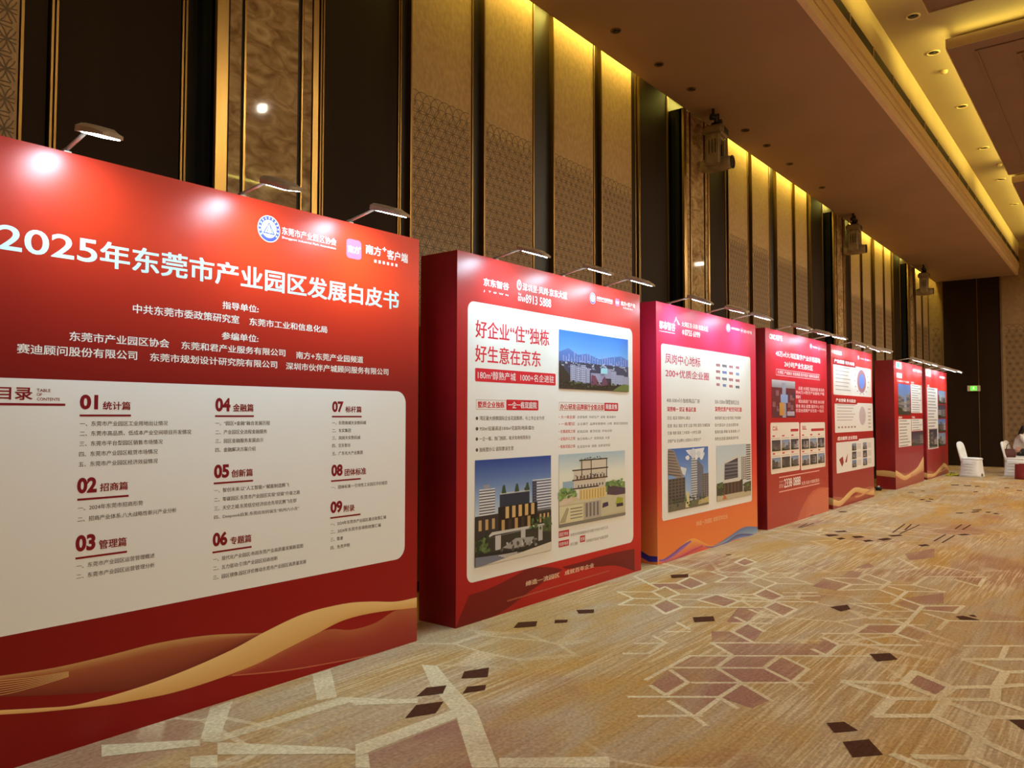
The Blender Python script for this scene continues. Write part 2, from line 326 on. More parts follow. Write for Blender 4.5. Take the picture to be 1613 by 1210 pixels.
for n, (y0, y1) in enumerate(FABS):
    b = MB(); b.box((XW-.05, y0, 0.1), (XW, y1, 6.6))
    if y1 > 0.5 and y0 < 17.2: lattice(b, y0+.012, y1-.012, 2.55, 4.55, lambda u, v, o: (XW+o, u, v), seg=24 if y0 < 9 else 12, w=.0036 if y0 < 9 else .0045)
    elif y0 > 17: lattice(b, y0+.012, y1-.012, 2.75, 4.5, lambda u, v, o: (XW+o, u, v), a=.15, seg=10, w=.006)
    b.build('fabric_panel', [FABRIC, LATT], wall)
    b = MB()
    for y, w in ((y0-.022, .016), (y1+.006, .016)): b.box((XW-.05, y, .1), (XW+.012, y+w, 6.6))
    b.build('gold_trim', BEAD, wall)
for c0 in COLS:
    # plain dark wood panels either side of each column with double gold beading
    for a, e in ((-.93, -.16), (1.06, 1.86)):
        y0, y1 = c0+a, c0+e
        b = MB(); b.box((XW-.05, y0, .1), (XW+.02, y1, 6.6)); b.build('dark_wood_panel', DARKW, wall)
        b = MB()
        for y in (y0-.045, y0-.020, y1+.008, y1+.033): b.box((XW-.05, y, .1), (XW+.03, y+.013, 6.6))
        b.build('gold_beading', BEAD, wall)
    b = MB(); b.box((XW-.05, c0-1.12, .1), (XW+.005, c0-.99, 6.6)); b.build('dark_wood_panel', DARKW, wall)
    # marble column
    y = c0
    b = MB(); b.box((XW-.05, y, 0), (XCOL-.02, y+.855, 5.985)); col = b.build('column', MIRROR, wall)
    b = MB()
    for p, q in ((.104, .194), (.234, .672), (.724, .800)): b.box((XCOL-.05, y+p, .05), (XCOL, y+q, 5.985))
    b.build('marble_slab', STONE, col)
    b = MB()
    for p, q in ((.0, .085), (.212, .228), (.700, .712), (.806, .855)): b.box((XCOL-.06, y+p, .05), (XCOL+.012, y+q, 5.985))
    b.build('gold_strip', GOLD, col)
    b = MB()
    for p, q in ((.0855, .1035), (.195, .211), (.673, .699)): b.box((XCOL-.05, y+p, .05), (XCOL-.008, y+q, 5.985))
    b.build('dark_groove', GAPM, col)

# end wall and the rest of the shell
b = MB(); b.box((-5.4, YE, 0), (XR+.3, YE+.3, 7.3)); wend = struct(b.build('wall_far', WALLB))
b = MB(); b.box((-4.69, YE-.05, .02), (-3.095, YE, 6.02)); door = struct(b.build('door_1', DARKW))
b = MB(); b.box((-3.73, YE-.062, .02), (-3.71, YE-.05, 6.02)); b.build('door_seam', BEAD, door)
b = MB(); b.box((-4.72, YE-.07, 0), (-4.69, YE, 6.02)); b.box((-3.095, YE-.07, 0), (-3.05, YE, 6.02)); b.build('door_frame', LATT, door)
b = MB()
lattice(b, -3.0, 2.5, .3, 4.5, lambda u, v, o: (u, YE-o, v), a=.2, seg=12, w=.008)
lattice(b, -5.05, -4.75, .3, 4.5, lambda u, v, o: (u, YE-o, v), a=.2, seg=12, w=.008)
for f in b.bm.faces: f.material_index = 0
b.build('wall_lattice', LATT, wend)
b = MB(); b.box((XR, YB, 0), (XR+.3, YE, 7.3)); struct(b.build('wall_right', FABRIC))
b = MB(); b.box((-5.4, YB-.3, 0), (XR+.3, YB, 7.3)); struct(b.build('wall_near', FABRIC))

# ceiling: high field, low soffit over the boards, cornice between
b = MB(); b.box((XS, YB, ZC), (XR+.3, YE+.3, 7.3)); ceil = struct(b.build('ceiling', CEIL))
b = MB(); b.box((-4.90, YB, ZS), (XS, YE, ZS+.14)); b.build('soffit', SOFFIT, ceil)
b = MB(); b.box((-5.4, YB, 6.62), (-4.7, YE, 6.7)); b.box((-4.72, YB, ZS+.14), (-4.66, YE, 6.7)); b.build('cove_lid', CEIL, ceil)
b = MB()
b.box((XS-.02, YB, ZS-.004), (XS+.05, YE, ZS+.11)); b.box((XS-.02, YB, ZS+.122), (XS+.06, YE, ZS+.225)); b.box((XS-.02, YB, ZS+.235), (XS+.08, YE, ZS+.375))
b.build('cornice', CORN, ceil)
b = MB(); b.box((XS-.05, YB, ZS+.375), (XS+.072, YE, ZS+.53)); g = b.build('air_slot', GAPM, ceil)
b = MB()
for k in range(34): b.box((XS+.03, -8+k*1.12, ZS+.375), (XS+.084, -7.985+k*1.12, ZS+.53))
b.build('slot_divider', CREAM, g)
b = MB(); b.box((XS-.05, YB, ZS+.53), (XS+.07, YE, ZC)); b.build('fascia', CREAM, ceil)
# dropped islands with cove strips
isl = [(-4.2, 1.2), (3.0, 10.85), (12.1, 19.29), (20.0, 27.4)]
ip = None
for y0, y1 in isl:
    for x0, x1 in ((-1.86, 4.2), (5.6, 11.8)):
        b = MB(); b.box((x0, y0, 6.72), (x1, y1, 6.83))
        b.box((x0+.30, y0+.30, 6.702), (x1-.30, y0+.33, 6.72)); b.box((x0+.30, y1-.33, 6.702), (x1-.30, y1-.30, 6.72))
        b.box((x0+.30, y0+.33, 6.702), (x0+.33, y1-.33, 6.72)); b.box((x1-.33, y0+.33, 6.702), (x1-.30, y1-.33, 6.72))
        b.box((x0+.75, y0+.75, 6.695), (x1-.75, y0+.80, 6.72)); b.box((x0+.75, y1-.80, 6.695), (x1-.75, y1-.75, 6.72))
        b.box((x0+.75, y0+.80, 6.695), (x0+.80, y1-.80, 6.72)); b.box((x1-.80, y0+.80, 6.695), (x1-.75, y1-.80, 6.72))
        for px in (x0+1.0, x1-1.0): b.box((px-.02, y0+1, 6.83), (px+.02, y0+1.04, ZC)); b.box((px-.02, y1-1, 6.83), (px+.02, y1-.96, ZC))
        o = b.build('ceiling_island', ISLM, ceil)
        b = MB(); t = .012
        b.box((x0-t, y0-t, 6.70), (x1+t, y0, 6.845)); b.box((x0-t, y1, 6.70), (x1+t, y1+t, 6.845)); b.box((x0-t, y0, 6.70), (x0, y1, 6.845)); b.box((x1, y0, 6.70), (x1+t, y1, 6.845))
        b.build('island_edge', CREAM, o)
        zc = 6.87; L = y1-y0; Wd = x1-x0
        area('cove_strip', (x0+.06, (y0+y1)/2, zc), (x0-1, (y0+y1)/2, zc+.22), L*.98, .03, ISLAND_W*L/7, COVE, math.radians(125))
        if x0 < 0:
            area('cove_strip', ((x0+x1)/2, y0+.30, zc-.02), ((x0+x1)/2, y0-.35, zc+.30), Wd*.98, .03, ISLAND_W*Wd/7, COVE, up='X')
            area('cove_strip', ((x0+x1)/2, y1-.30, zc-.02), ((x0+x1)/2, y1+.35, zc+.30), Wd*.98, .03, ISLAND_W*Wd/7, COVE, up='X')
# wall-wash strips in the slot behind the soffit, one per fabric group and smaller ones over the columns
for c0 in COLS:
    y0, y1 = c0+1.9, min(c0+6.3, YE-.2)
    if y1-y0 > .4: area('wall_wash_strip', (-4.95, (y0+y1)/2, 6.28), (-5.04, (y0+y1)/2, 5.6), y1-y0, .05, COVE_W*(y1-y0), COVE)
    area('wall_wash_strip', (-4.95, c0+.4, 6.28), (-5.04, c0+.4, 5.6), .9, .05, COVE_W*.7, COVE)

# ------------------------------------------------------------------ ceiling fittings
def downlight(x, y, z, label, group, lit=True, power=0.0, r=.055):
    t = thing('ceiling_downlight', label, 'downlight', (x, y, z), group)
    b = MB(); n = 20
    def ring(rr, zz): return [(rr*math.cos(2*math.pi*k/n), rr*math.sin(2*math.pi*k/n), zz) for k in range(n)]
    b.loft([ring(r*1.25, 0), ring(r*1.22, -.012), ring(r*1.0, -.012), ring(r*.85, 0.0)], cap=False); b.build('trim_ring', CREAM if z > 6.5 else LATT, t)
    b = MB(); b.loft([ring(r*.92, -.002), ring(r*.55, -.0025)], cap=True); b.build('dark_baffle', BLACKP, t)
    b = MB(); b.loft([ring(r*.42, -.004), ring(r*.30, -.012), ring(r*.1, -.014)], cap=True); b.build('bulb', LENSW if lit else BLACKP, t)
    if power:
        l = bpy.data.lights.new('added_downlight_beam', 'SPOT'); l.energy = power; l.color = WARM; l.spot_size = math.radians(172); l.spot_blend = .35; l.shadow_soft_size = .03
        o = bpy.data.objects.new('added_downlight_beam', l); C.objects.link(o); o.location = (0, 0, -.03); o.parent = t
    return t
LENSW = mat('added_downlight_bulb', (0.9, 0.8, 0.6), 0.3, emis=((1.0, 0.78, 0.48), 6))
ORD = ['nearest the camera', 'second from the camera', 'third from the camera', 'fourth from the camera', 'fifth from the camera', 'sixth from the camera', 'seventh from the camera', 'eighth from the camera', 'ninth from the camera', 'tenth from the camera']
low = [(-4.509, 7.613), (-4.524, 8.691), (-4.53, 9.63), (-4.54, 11.557), (-4.528, 12.433), (-4.551, 13.598), (-4.54, 15.4)]
for k, (x, y) in enumerate(low):
    downlight(x, y, ZS, 'small dark downlight in the low brown soffit, %s' % ORD[k], 'soffit downlights', lit=False, power=0, r=.05)
high = [(-2.169, 11.526), (-2.161, 12.886), (-2.164, 15.46), (-2.165, 18.158), (-2.159, 20.823), (-2.16, 23.5)]
for k, (x, y) in enumerate(high):
    downlight(x, y, ZC, 'downlight in the high ceiling beside the yellow cove, %s' % ORD[k], 'high ceiling downlights', lit=False, power=0, r=.075)
# unseen downlights added in the islands' undersides to brighten the walls and floor
for x in (1.4, 3.6, 6.6, 10.2):
    for y in (-3.4, -1.0, 4.6, 7.4, 10.4, 13.6, 16.2, 18.6, 21.6, 24.2, 26.6):
        downlight(x, y, 6.72, 'added unseen downlight in a dropped ceiling island, lighting the hall', 'added island downlights', power=DOWN_W*(.75 if y < 6 else 1.0 if y < 12 else 1.55), r=.075)
for k, (x, y) in enumerate(((-2.146, 13.668), (-2.05, 19.55))):
    b = MB(); n = 16
    b.loft([[(rr*math.cos(2*math.pi*i/n), rr*math.sin(2*math.pi*i/n), zz) for i in range(n)] for rr, zz in ((.055, 0), (.055, -.02), (.04, -.045), (.012, -.055))])
    t = b.build('smoke_detector', CREAM, loc=(x, y, ZC))
    tag(t, 'small round cream detector dome on the high ceiling, %s' % ('nearer of the two' if k == 0 else 'farther of the two'), 'detector', 'ceiling detectors')

HEADM = mat('beige_fixture_shell', (0.36, 0.28, 0.17), 0.45, noise=(8, (0.22, 0.16, 0.09), 3))
def moving_head(x, y, label):
    t = thing('moving_head_light', label, 'stage light', (x, y, ZS), 'stage lights under the soffit')
    R = Matrix.Rotation(math.radians(6), 3, 'Z')
    def fin(b, name, m, par=t):
        for v in b.bm.verts: v.co = R @ v.co
        return b.build(name, m, par)
    b = MB()
    for s in (-.11, .11):
        b.tube([(0, s, 0), (0, s, -.12)], .022, 10); b.tube([(-.05, s, -.12), (.06, s, -.12)], .035, 12)
    b.tube([(0, -.2, -.12), (0, .2, -.12)], .024, 12)
    fin(b, 'hanging_clamp', BLACKP)
    b = MB(); b.box((-.15, -.17, -.38), (.15, .17, -.24)); b.bevel(.03, 3); base = fin(b, 'base', HEADM)
    b = MB(); b.box((.148, -.09, -.35), (.156, .09, -.27)); fin(b, 'control_panel', BLACKP, base)
    b = MB(); b.tube([(0, 0, -.24), (0, 0, -.18)], .07, 16); fin(b, 'bracket', BLACKP)
    for s in (-1, 1):
        b = MB(); b.box((-.11, s*.145-.028, -.82), (.11, s*.145+.028, -.37)); b.bevel(.022, 3); arm = fin(b, 'yoke_arm', HEADM)
        b = MB()
        for xx in (-.045, .0, .045): b.box((xx-.008, s*.145-.031, -.66), (xx+.008, s*.145+.031, -.46))
        fin(b, 'arm_slots', BLACKP, arm)
    b = MB(); b.box((-.08, -.15, -.42), (.08, .15, -.37)); fin(b, 'yoke_bridge', HEADM)
    b = MB(); n = 24
    b.loft([[(xx, rr*math.cos(2*math.pi*k/n), -.78+rr*.95*math.sin(2*math.pi*k/n)) for k in range(n)] for xx, rr in ((-.22, .05), (-.21, .085), (-.14, .112), (.0, .116), (.12, .110), (.20, .098), (.235, .092))])
    head = fin(b, 'head', HEADM)
    b = MB(); b.loft([[(xx, rr*math.cos(2*math.pi*k/n), -.78+rr*math.sin(2*math.pi*k/n)) for k in range(n)] for xx, rr in ((.234, .095), (.25, .095), (.25, .078), (.242, .078))], cap=False); fin(b, 'lens_rim', BLACKP, head)
    b = MB(); b.loft([[(xx, rr*math.cos(2*math.pi*k/n), -.78+rr*math.sin(2*math.pi*k/n)) for k in range(n)] for xx, rr in ((.237, .08), (.243, .05), (.246, .01))]); fin(b, 'lens', MIRROR, head)
    return t
moving_head(-4.6, 10.58, 'beige moving head stage light hanging from the soffit, nearest of three')
moving_head(-4.62, 17.93, 'beige moving head stage light hanging from the soffit, middle of three')
moving_head(-4.6, 25.27, 'beige moving head stage light hanging from the soffit, farthest, near the end wall')

# exit sign over the far door
SIGNB = mat('exit_sign_frame', (0.62, 0.58, 0.42), 0.5, 0.0, noise=(12, (0.55, 0.51, 0.36), 2))
SIGNG = mat('exit_sign_green', (0.05, 0.5, 0.05), 0.4, emis=((0.15, 1.0, 0.05), 1.1))
SIGNL = mat('exit_sign_white', (0.7, 0.9, 0.6), 0.4, emis=((0.8, 1.0, 0.6), 0.9))
t = thing('exit_sign', 'small green lit exit sign with running figure on the dark far door', 'sign', (-3.86, YE-.085, 2.49))
b = MB(); b.box((-.18, -.02, -.09), (.18, .035, .09)); b.bevel(.006, 1); b.build('sign_case', SIGNB, t)
b = MB(); b.box((-.09, -.024, -.07), (.09, -.0195, .07)); gface = b.build('green_face', SIGNG, t)
b = MB()
b.box((-.012, -.027, .035), (.012, -.0245, .055)); b.poly([(-.03, -.026, .03), (.02, -.026, .03), (.012, -.026, -.012), (-.018, -.026, -.012)])
b.poly([(-.018, -.026, -.012), (0, -.026, -.012), (-.035, -.026, -.055), (-.05, -.026, -.052)]); b.poly([(0, -.026, -.012), (.012, -.026, -.012), (.036, -.026, -.04), (.03, -.026, -.055)])
b.build('running_figure', SIGNL, gface)

# ------------------------------------------------------------------ printed artwork
XB = -4.0
_tx = bpy.data.curves.new('lettering', 'FONT'); _to = bpy.data.objects.new('lettering', _tx); C.objects.link(_to)
def glyphs(text, bold=0.0, res=2):
    _tx.body = text; _tx.size = 1; _tx.offset = bold; _tx.resolution_u = res; _tx.space_character = 1.0
    bpy.context.view_layer.update()
    ev = _to.evaluated_get(bpy.context.evaluated_depsgraph_get())
    me = ev.to_mesh()
    vs = [(v.co.x, v.co.y) for v in me.vertices]; fs = [tuple(p.vertices) for p in me.polygons]
    ev.to_mesh_clear()
    return vs, fs
class Art:
    """flat print on a board face: points are (y, z) on the plane x = XB"""
    def __init__(s, base=0.0006, xf=None):
        s.v = []; s.f = []; s.c = []; s.o = base; s.xf = xf
    def _p(s, y, z): return s.xf(y, z, s.o) if s.xf else (XB+s.o, y, z)
    def step(s, d=0.0004): s.o += d
    def poly(s, pts, col):
        cols = col if isinstance(col, list) else [col]*len(pts)
        i = len(s.v)
        area2 = sum(pts[k][0]*pts[(k+1) % len(pts)][1]-pts[(k+1) % len(pts)][0]*pts[k][1] for k in range(len(pts)))
        if area2 < 0: pts = pts[::-1]; cols = cols[::-1]
        for p, c in zip(pts, cols): s.v.append(s._p(*p)); s.c.append(lin(c))
        s.f.append(tuple(range(i, i+len(pts))))
    def rect(s, y0, z0, y1, z1, col): s.poly([(y0, z0), (y1, z0), (y1, z1), (y0, z1)], col)
    def grid(s, y0, z0, y1, z1, fn, ny=12, nz=24):
        i = len(s.v)
        for a in range(nz+1):
            for b_ in range(ny+1):
                u, v = b_/ny, a/nz
                s.v.append(s._p(y0+(y1-y0)*u, z0+(z1-z0)*v)); s.c.append(lin(fn(u, v)))
        for a in range(nz):
            for b_ in range(ny):
                k = i+a*(ny+1)+b_; s.f.append((k, k+1, k+ny+2, k+ny+1))
    def strip(s, top, bot, ct, cb, sub=1):
        """ribbon between two point rows with a colour for each row"""
        i = len(s.v); n = len(top)
        for p, q in zip(top, bot):
            s.v += [s._p(*q), s._p(*p)]; s.c += [lin(cb), lin(ct)]
        for k in range(n-1): s.f.append((i+2*k, i+2*k+2, i+2*k+3, i+2*k+1))
    def rrect(s, y0, z0, y1, z1, r, col, seg=8):
        pts = []
        for cy, cz, a0 in ((y1-r, z1-r, 0), (y0+r, z1-r, 90), (y0+r, z0+r, 180), (y1-r, z0+r, 270)):
            for k in range(seg+1):
                a = math.radians(a0+90*k/seg); pts.append((cy+r*math.cos(a), cz+r*math.sin(a)))
        s.poly(pts, col)
    def disc(s, cy, cz, ry, rz, col, n=28): s.poly([(cy+ry*math.cos(2*math.pi*k/n), cz+rz*math.sin(2*math.pi*k/n)) for k in range(n)], col)
    def text(s, t, y0, z0, y1, z1, col, bold=0.01, res=2):
        latin = all(ord(ch) < 0x2000 for ch in t)
        vs, fs = glyphs(t, bold if latin else 0.0, res)
        if not vs: return
        d = min(bold, .045)
        shifts = [(0, 0)] if latin or d < .004 else ([(-d*.5, 0), (d*.5, 0)] if d < .013 else [(-d*.7, -d*.5), (d*.7, -d*.5), (-d*.7, d*.5), (d*.7, d*.5)])
        xa, xb = min(v[0] for v in vs), max(v[0] for v in vs); ya, yb = min(v[1] for v in vs), max(v[1] for v in vs)
        ky, kz = (y1-y0)/(xb-xa), (z1-z0)/(yb-ya); o0 = s.o
        for dx, dy in shifts:
            i = len(s.v)
            for x, y in vs:
                s.v.append(s._p(y0+(x+dx-xa)*ky, z0+(y+dy-ya)*kz)); s.c.append(lin(col))
            s.f += [tuple(k+i for k in f) for f in fs]; s.o += .00008
        s.o = o0
    def tpx(s, t, x0, top, bot, x1, col, bold=0.01, res=2):
        """text fitted between photo columns x0..x1, its left end spanning rows top..bot"""
        a, c = on_x(x0, top, XB), on_x(x0, bot, XB); e = on_x(x1, top, XB)
        s.text(t, a.y, c.z, e.y, a.z, col, bold, res)
    def bar(s, x0, yl, x1, h, col):
        a = on_x(x0, yl, XB); e = on_x(x1, yl, XB); s.rect(a.y, a.z-h/2, e.y, a.z+h/2, col)
    def build(s, name, parent, m=None):
        me = bpy.data.meshes.new(name); me.from_pydata(s.v, [], s.f)
        at = me.color_attributes.new('ink', 'FLOAT_COLOR', 'POINT')
        fl_ = []
        for c in s.c: fl_ += [c[0], c[1], c[2], 1.0]
        at.data.foreach_set('color', fl_)
        me.materials.append(m or PRINT); me.update()
        o = bpy.data.objects.new(name, me); C.objects.link(o); o.parent = parent
        # parents sit at the board's foot: keep world placement
        o.location = -Vector(parent.location) if parent else (0, 0, 0)
        return o
def bp(px, py):
    q = on_x(px, py, XB); return (q.y, q.z)
def cp(c):
    x, y, s = c
    return lambda a, b_: bp(x+a/s, y+b_/s)

def board(y0, y1, h, label, side_fn=None, deep=.39):
    t = thing('exhibition_board', label, 'display board', (XB-deep/2, (y0+y1)/2, 0), 'red exhibition boards')
    b = MB(); b.box((-deep/2, -(y1-y0)/2, 0), (deep/2, (y1-y0)/2, h))
    b.build('board_body', BODY, t)
    return t
def mixc(a, b_, t): t = max(0, min(1, t)); return tuple(a[i]+(b_[i]-a[i])*t for i in range(3))
def ramp3(stops, t):
    for (p0, c0), (p1, c1) in zip(stops, stops[1:]):
        if t <= p1: return mixc(c0, c1, (t-p0)/(p1-p0) if p1 > p0 else 0)
    return stops[-1][1]
WHITE = (232, 236, 236)
def emblem(art, px, py, rx, ry):
    """round association badge: white rim, blue ring of white marks, blue triangle on white"""
    cy, cz = bp(px, py); e = on_x(px+rx, py, XB); ry_ = abs(e.y-cy); rz_ = abs(on_x(px, py+ry, XB).z-cz)
    art.disc(cy, cz, ry_, rz_, (240, 240, 245)); art.step()
    art.disc(cy, cz, ry_*.94, rz_*.94, (70, 70, 190)); art.step()
    art.disc(cy, cz, ry_*.68, rz_*.68, (240, 240, 245)); art.step()
    for k in range(13):
        a = math.radians(215-k*250/12); art.rect(cy+ry_*(.81*math.cos(a)-.06), cz+rz_*(.81*math.sin(a)-.06), cy+ry_*(.81*math.cos(a)+.06), cz+rz_*(.81*math.sin(a)+.06), (240, 240, 245))
    def tri(x0, x1, apex, b_, w):
        P = lambda u, v: (cy+ry_*u, cz+rz_*v)
        art.poly([P(x0, b_), P(x0+w, b_), P(apex+w*.4, .48), P(apex-w*.1, .48)], (60, 60, 170)); art.poly([P(x1, b_), P(x1-w, b_), P(apex-w*.4, .48), P(apex+w*.1, .48)], (60, 60, 170))
    tri(-.5, .5, 0, -.32, .1); tri(-.22, .3, 0.02, -.32, .07)
    art.rect(cy-ry_*.5, cz-rz_*.38, cy+ry_*.5, cz-rz_*.30, (60, 60, 170)); art.step()
def app_icon(art, x0, top, bot, x1):
    a, c, e = on_x(x0, top, XB), on_x(x0, bot, XB), on_x(x1, top, XB)
    art.rrect(a.y, c.z, e.y, a.z, (e.y-a.y)*.2, (220, 96, 134)); art.step()
    w, hh = e.y-a.y, a.z-c.z
    art.text('南方', a.y+w*.10, c.z+hh*.30, a.y+w*.86, c.z+hh*.66, (250, 245, 248), .02); art.rect(a.y+w*.80, c.z+hh*.60, a.y+w*.96, c.z+hh*.63, (250, 245, 248)); art.rect(a.y+w*.865, c.z+hh*.545, a.y+w*.895, c.z+hh*.69, (250, 245, 248)); art.step()

def photo_frame(x0, top, bot, x1):
    a, c, e = on_x(x0, top, XB), on_x(x0, bot, XB), on_x(x1, top, XB)
    return a.y, c.z, e.y, a.z
class Pic:
    def __init__(s, fr, base=.0034): s.y0, s.z0, s.y1, s.z1 = fr; s.a = Art(base)
    def P(s, u, v): return (s.y0+(s.y1-s.y0)*u, s.z0+(s.z1-s.z0)*v)
    def _r(s, u0, v0, u1, v1, c): s.a.rect(*s.P(u0, v0), *s.P(u1, v1), c)
    def r(s, u0, v0, u1, v1, c): s.a.o += .00004; s._r(u0, v0, u1, v1, c)
    def p(s, pts, c): s.a.o += .00004; s.a.poly([s.P(*q) for q in pts], c)
    def sky(s, stops, v0=0.0): s.a.grid(*s.P(0, v0), *s.P(1, 1), lambda u, v: ramp3(stops, v), 3, 14); s.a.step()
    def tower(s, u0, v0, u1, v1, wall, win, nu, nv, hor=False):
        s.r(u0, v0, u1, v1, wall); s.a.step()
        du, dv = (u1-u0)/nu, (v1-v0)/nv
        for i in range(1 if hor else nu):
            for j in range(nv):
                if hor: s._r(u0, v0+dv*(j+.15), u1, v0+dv*(j+.6), win)
                else: s._r(u0+du*(i+.2), v0+dv*(j+.2), u0+du*(i+.8), v0+dv*(j+.75), win)
        s.a.o -= .0002
    def speckle(s, n, u0, v0, u1, v1, cols, size, seed):
        """small leafy blots of foliage, cars and people"""
        q = random.Random(seed)
        for k in range(n):
            u, v = q.uniform(u0, u1), q.uniform(v0, v1); w = size*q.uniform(.5, 1.2); hgt = w*q.uniform(.6, 1.3); s.a.o += .00002
            s.a.poly([s.P(u+w*math.cos(t)*q.uniform(.6, 1), v+hgt*math.sin(t)*q.uniform(.6, 1)) for t in (0, .9, 1.8, 2.7, 3.6, 4.5, 5.4)], q.choice(cols))
    def build(s, par, name='photograph'): return s.a.build(name, par)
def small_photo(fr, par, kind, rnd, base=.0034):
    p = Pic(fr, base)
    skies = [[(0, (190, 190, 185)), (1, (120, 140, 175))], [(0, (110, 100, 105)), (1, (60, 55, 70))], [(0, (150, 160, 180)), (1, (90, 120, 180))]]
    p.sky(skies[kind % 3])
    u = 0.0
    while u < .98:
        w = rnd.uniform(.14, .3); hh = rnd.uniform(.35, .85); g = rnd.randint(70, 165)
        p.tower(u, 0.0, min(1, u+w), hh, (g+20, g+10, g+5), (g-25, g-25, g-15), 2, rnd.randint(3, 6), rnd.random() < .5); u += w
    p.a.step(.0006)
    p.r(0, 0, 1, .12, (60, 58, 55)); p.p([(0, .0), (.4, 0), (.3, .22), (0, .25)], (50, 60, 45))
    return p.build(par)

# ---- board one: title and table of contents
B1 = board(1.10, 3.97, 2.872, 'largest red board, headed 2025 white paper above a cream table of contents')
a = Art()
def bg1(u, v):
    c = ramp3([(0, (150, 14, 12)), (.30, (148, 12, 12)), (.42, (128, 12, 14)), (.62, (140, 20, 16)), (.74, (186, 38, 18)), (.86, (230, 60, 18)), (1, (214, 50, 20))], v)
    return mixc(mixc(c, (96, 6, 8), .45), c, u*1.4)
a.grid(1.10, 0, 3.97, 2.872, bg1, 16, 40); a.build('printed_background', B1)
a = Art(.0012)
C7 = cp((0, 880, 2.407))
def smooth(pts, n=6):
    """Catmull-Rom through the points"""
    o = []
    for i in range(len(pts)-1):
        p0, p1, p2, p3 = pts[max(i-1, 0)], pts[i], pts[i+1], pts[min(i+2, len(pts)-1)]
        for k in range(n):
            t = k/n; o.append(tuple(.5*(2*b_+(c_-a_)*t+(2*a_-5*b_+4*c_-d_)*t*t+(3*b_-a_-3*c_+d_)*t**3) for a_, b_, c_, d_ in zip(p0, p1, p2, p3)))
    return o+[pts[-1]]
def row(pts): return [C7(*p) for p in smooth(pts)]
# translucent veils then the gold ribbon
for k in range(9):
    f0, f1 = k/9, (k+1)/9
    up = [(-120,462),(0,445),(200,415),(400,370),(600,320),(800,290),(1000,283)]; lo = [(-120,530),(0,525),(250,515),(430,502),(560,480),(720,418),(1000,283)]
    q0 = [(p[0]+(q[0]-p[0])*f0, p[1]+(q[1]-p[1])*f0) for p, q in zip(up, lo)]; q1 = [(p[0]+(q[0]-p[0])*f1, p[1]+(q[1]-p[1])*f1) for p, q in zip(up, lo)]
    cc = lambda f: ramp3([(0, (196, 150, 92)), (.25, (160, 84, 52)), (1, (120, 44, 30))], f)
    a.strip(row(q0), row(q1), cc(f0), cc(f1))
    up = [(860,448),(960,405),(1080,345),(1230,272),(1330,270),(1420,245),(1500,197),(1580,186)]; lo = [(880,444),(980,438),(1080,425),(1180,412),(1290,388),(1400,372),(1500,352),(1580,338)]
    q0 = [(p[0]+(q[0]-p[0])*f0, p[1]+(q[1]-p[1])*f0) for p, q in zip(up, lo)]; q1 = [(p[0]+(q[0]-p[0])*f1, p[1]+(q[1]-p[1])*f1) for p, q in zip(up, lo)]
    cc = lambda f: ramp3([(0, (176, 96, 62)), (.4, (160, 62, 44)), (1, (150, 40, 30))], f)
    a.strip(row(q0), row(q1), cc(f0), cc(f1))
a.step()
a.strip(row([(-120,585),(0,575),(160,566),(300,552),(520,490),(700,425),(880,345),(1000,280),(1150,210),(1300,172),(1400,163),(1500,163),(1580,147)]),
        row([(-120,604),(0,592),(150,582),(400,556),(500,540),(650,510),(800,465),(960,405),(1080,345),(1200,285),(1300,235),(1420,205),(1580,186)]), (236, 198, 132), (216, 164, 96))
a.strip(row([(880,441),(1080,422),(1290,387),(1480,350)]), row([(880,446),(1080,427),(1290,391),(1480,354)]), (190, 100, 70), (190, 100, 70))
a.step()
for k in range(7):   # fine contour lines on the veil at the near end
    a.strip(row([(-120, 520-k*7), (0, 516-k*9), (130, 485-k*6), (260, 446-k*3)]), row([(-120, 522-k*7), (0, 518-k*9), (130, 487-k*6), (260, 448-k*3)]), (224, 184, 120), (224, 184, 120))
a.build('printed_ribbon', B1)
a = Art(.0012)
yr = bp(638.2, 730)[0]; zt = bp(619.9, 617.9)[1]; zb = bp(620, 883.6)[1]; zt2 = bp(0, 592.4)[1]; zb2 = bp(0, 1001.7)[1]
a.rrect(1.10+3.97-yr, (zb+zb2)/2, yr, (zt+zt2)/2, .085, (232, 230, 228)); a.build('contents_panel', B1)
a = Art(.0014)
TC = (204, 226, 230)
q0, q1 = bp(-5, 355), bp(-3.5, 394.8); e0, e1 = bp(153.6, 376), bp(153.6, 413)
za, zb_ = (q0[1]+e0[1])/2, (q1[1]+e1[1])/2
a.text('2025', q0[0], zb_, e0[0], za, TC, .012, 5)
c0, c1, d0, d1 = bp(159, 379.8), bp(159, 419.8), bp(627.7, 459.2), bp(627.7, 488.4)
a.text('年东莞市产业园区发展白皮书', c0[0], (c1[1]+d1[1])/2, d0[0], (c0[1]+d0[1])/2, TC, .030, 4)
a.build('headline', B1)
a = Art(.0014)
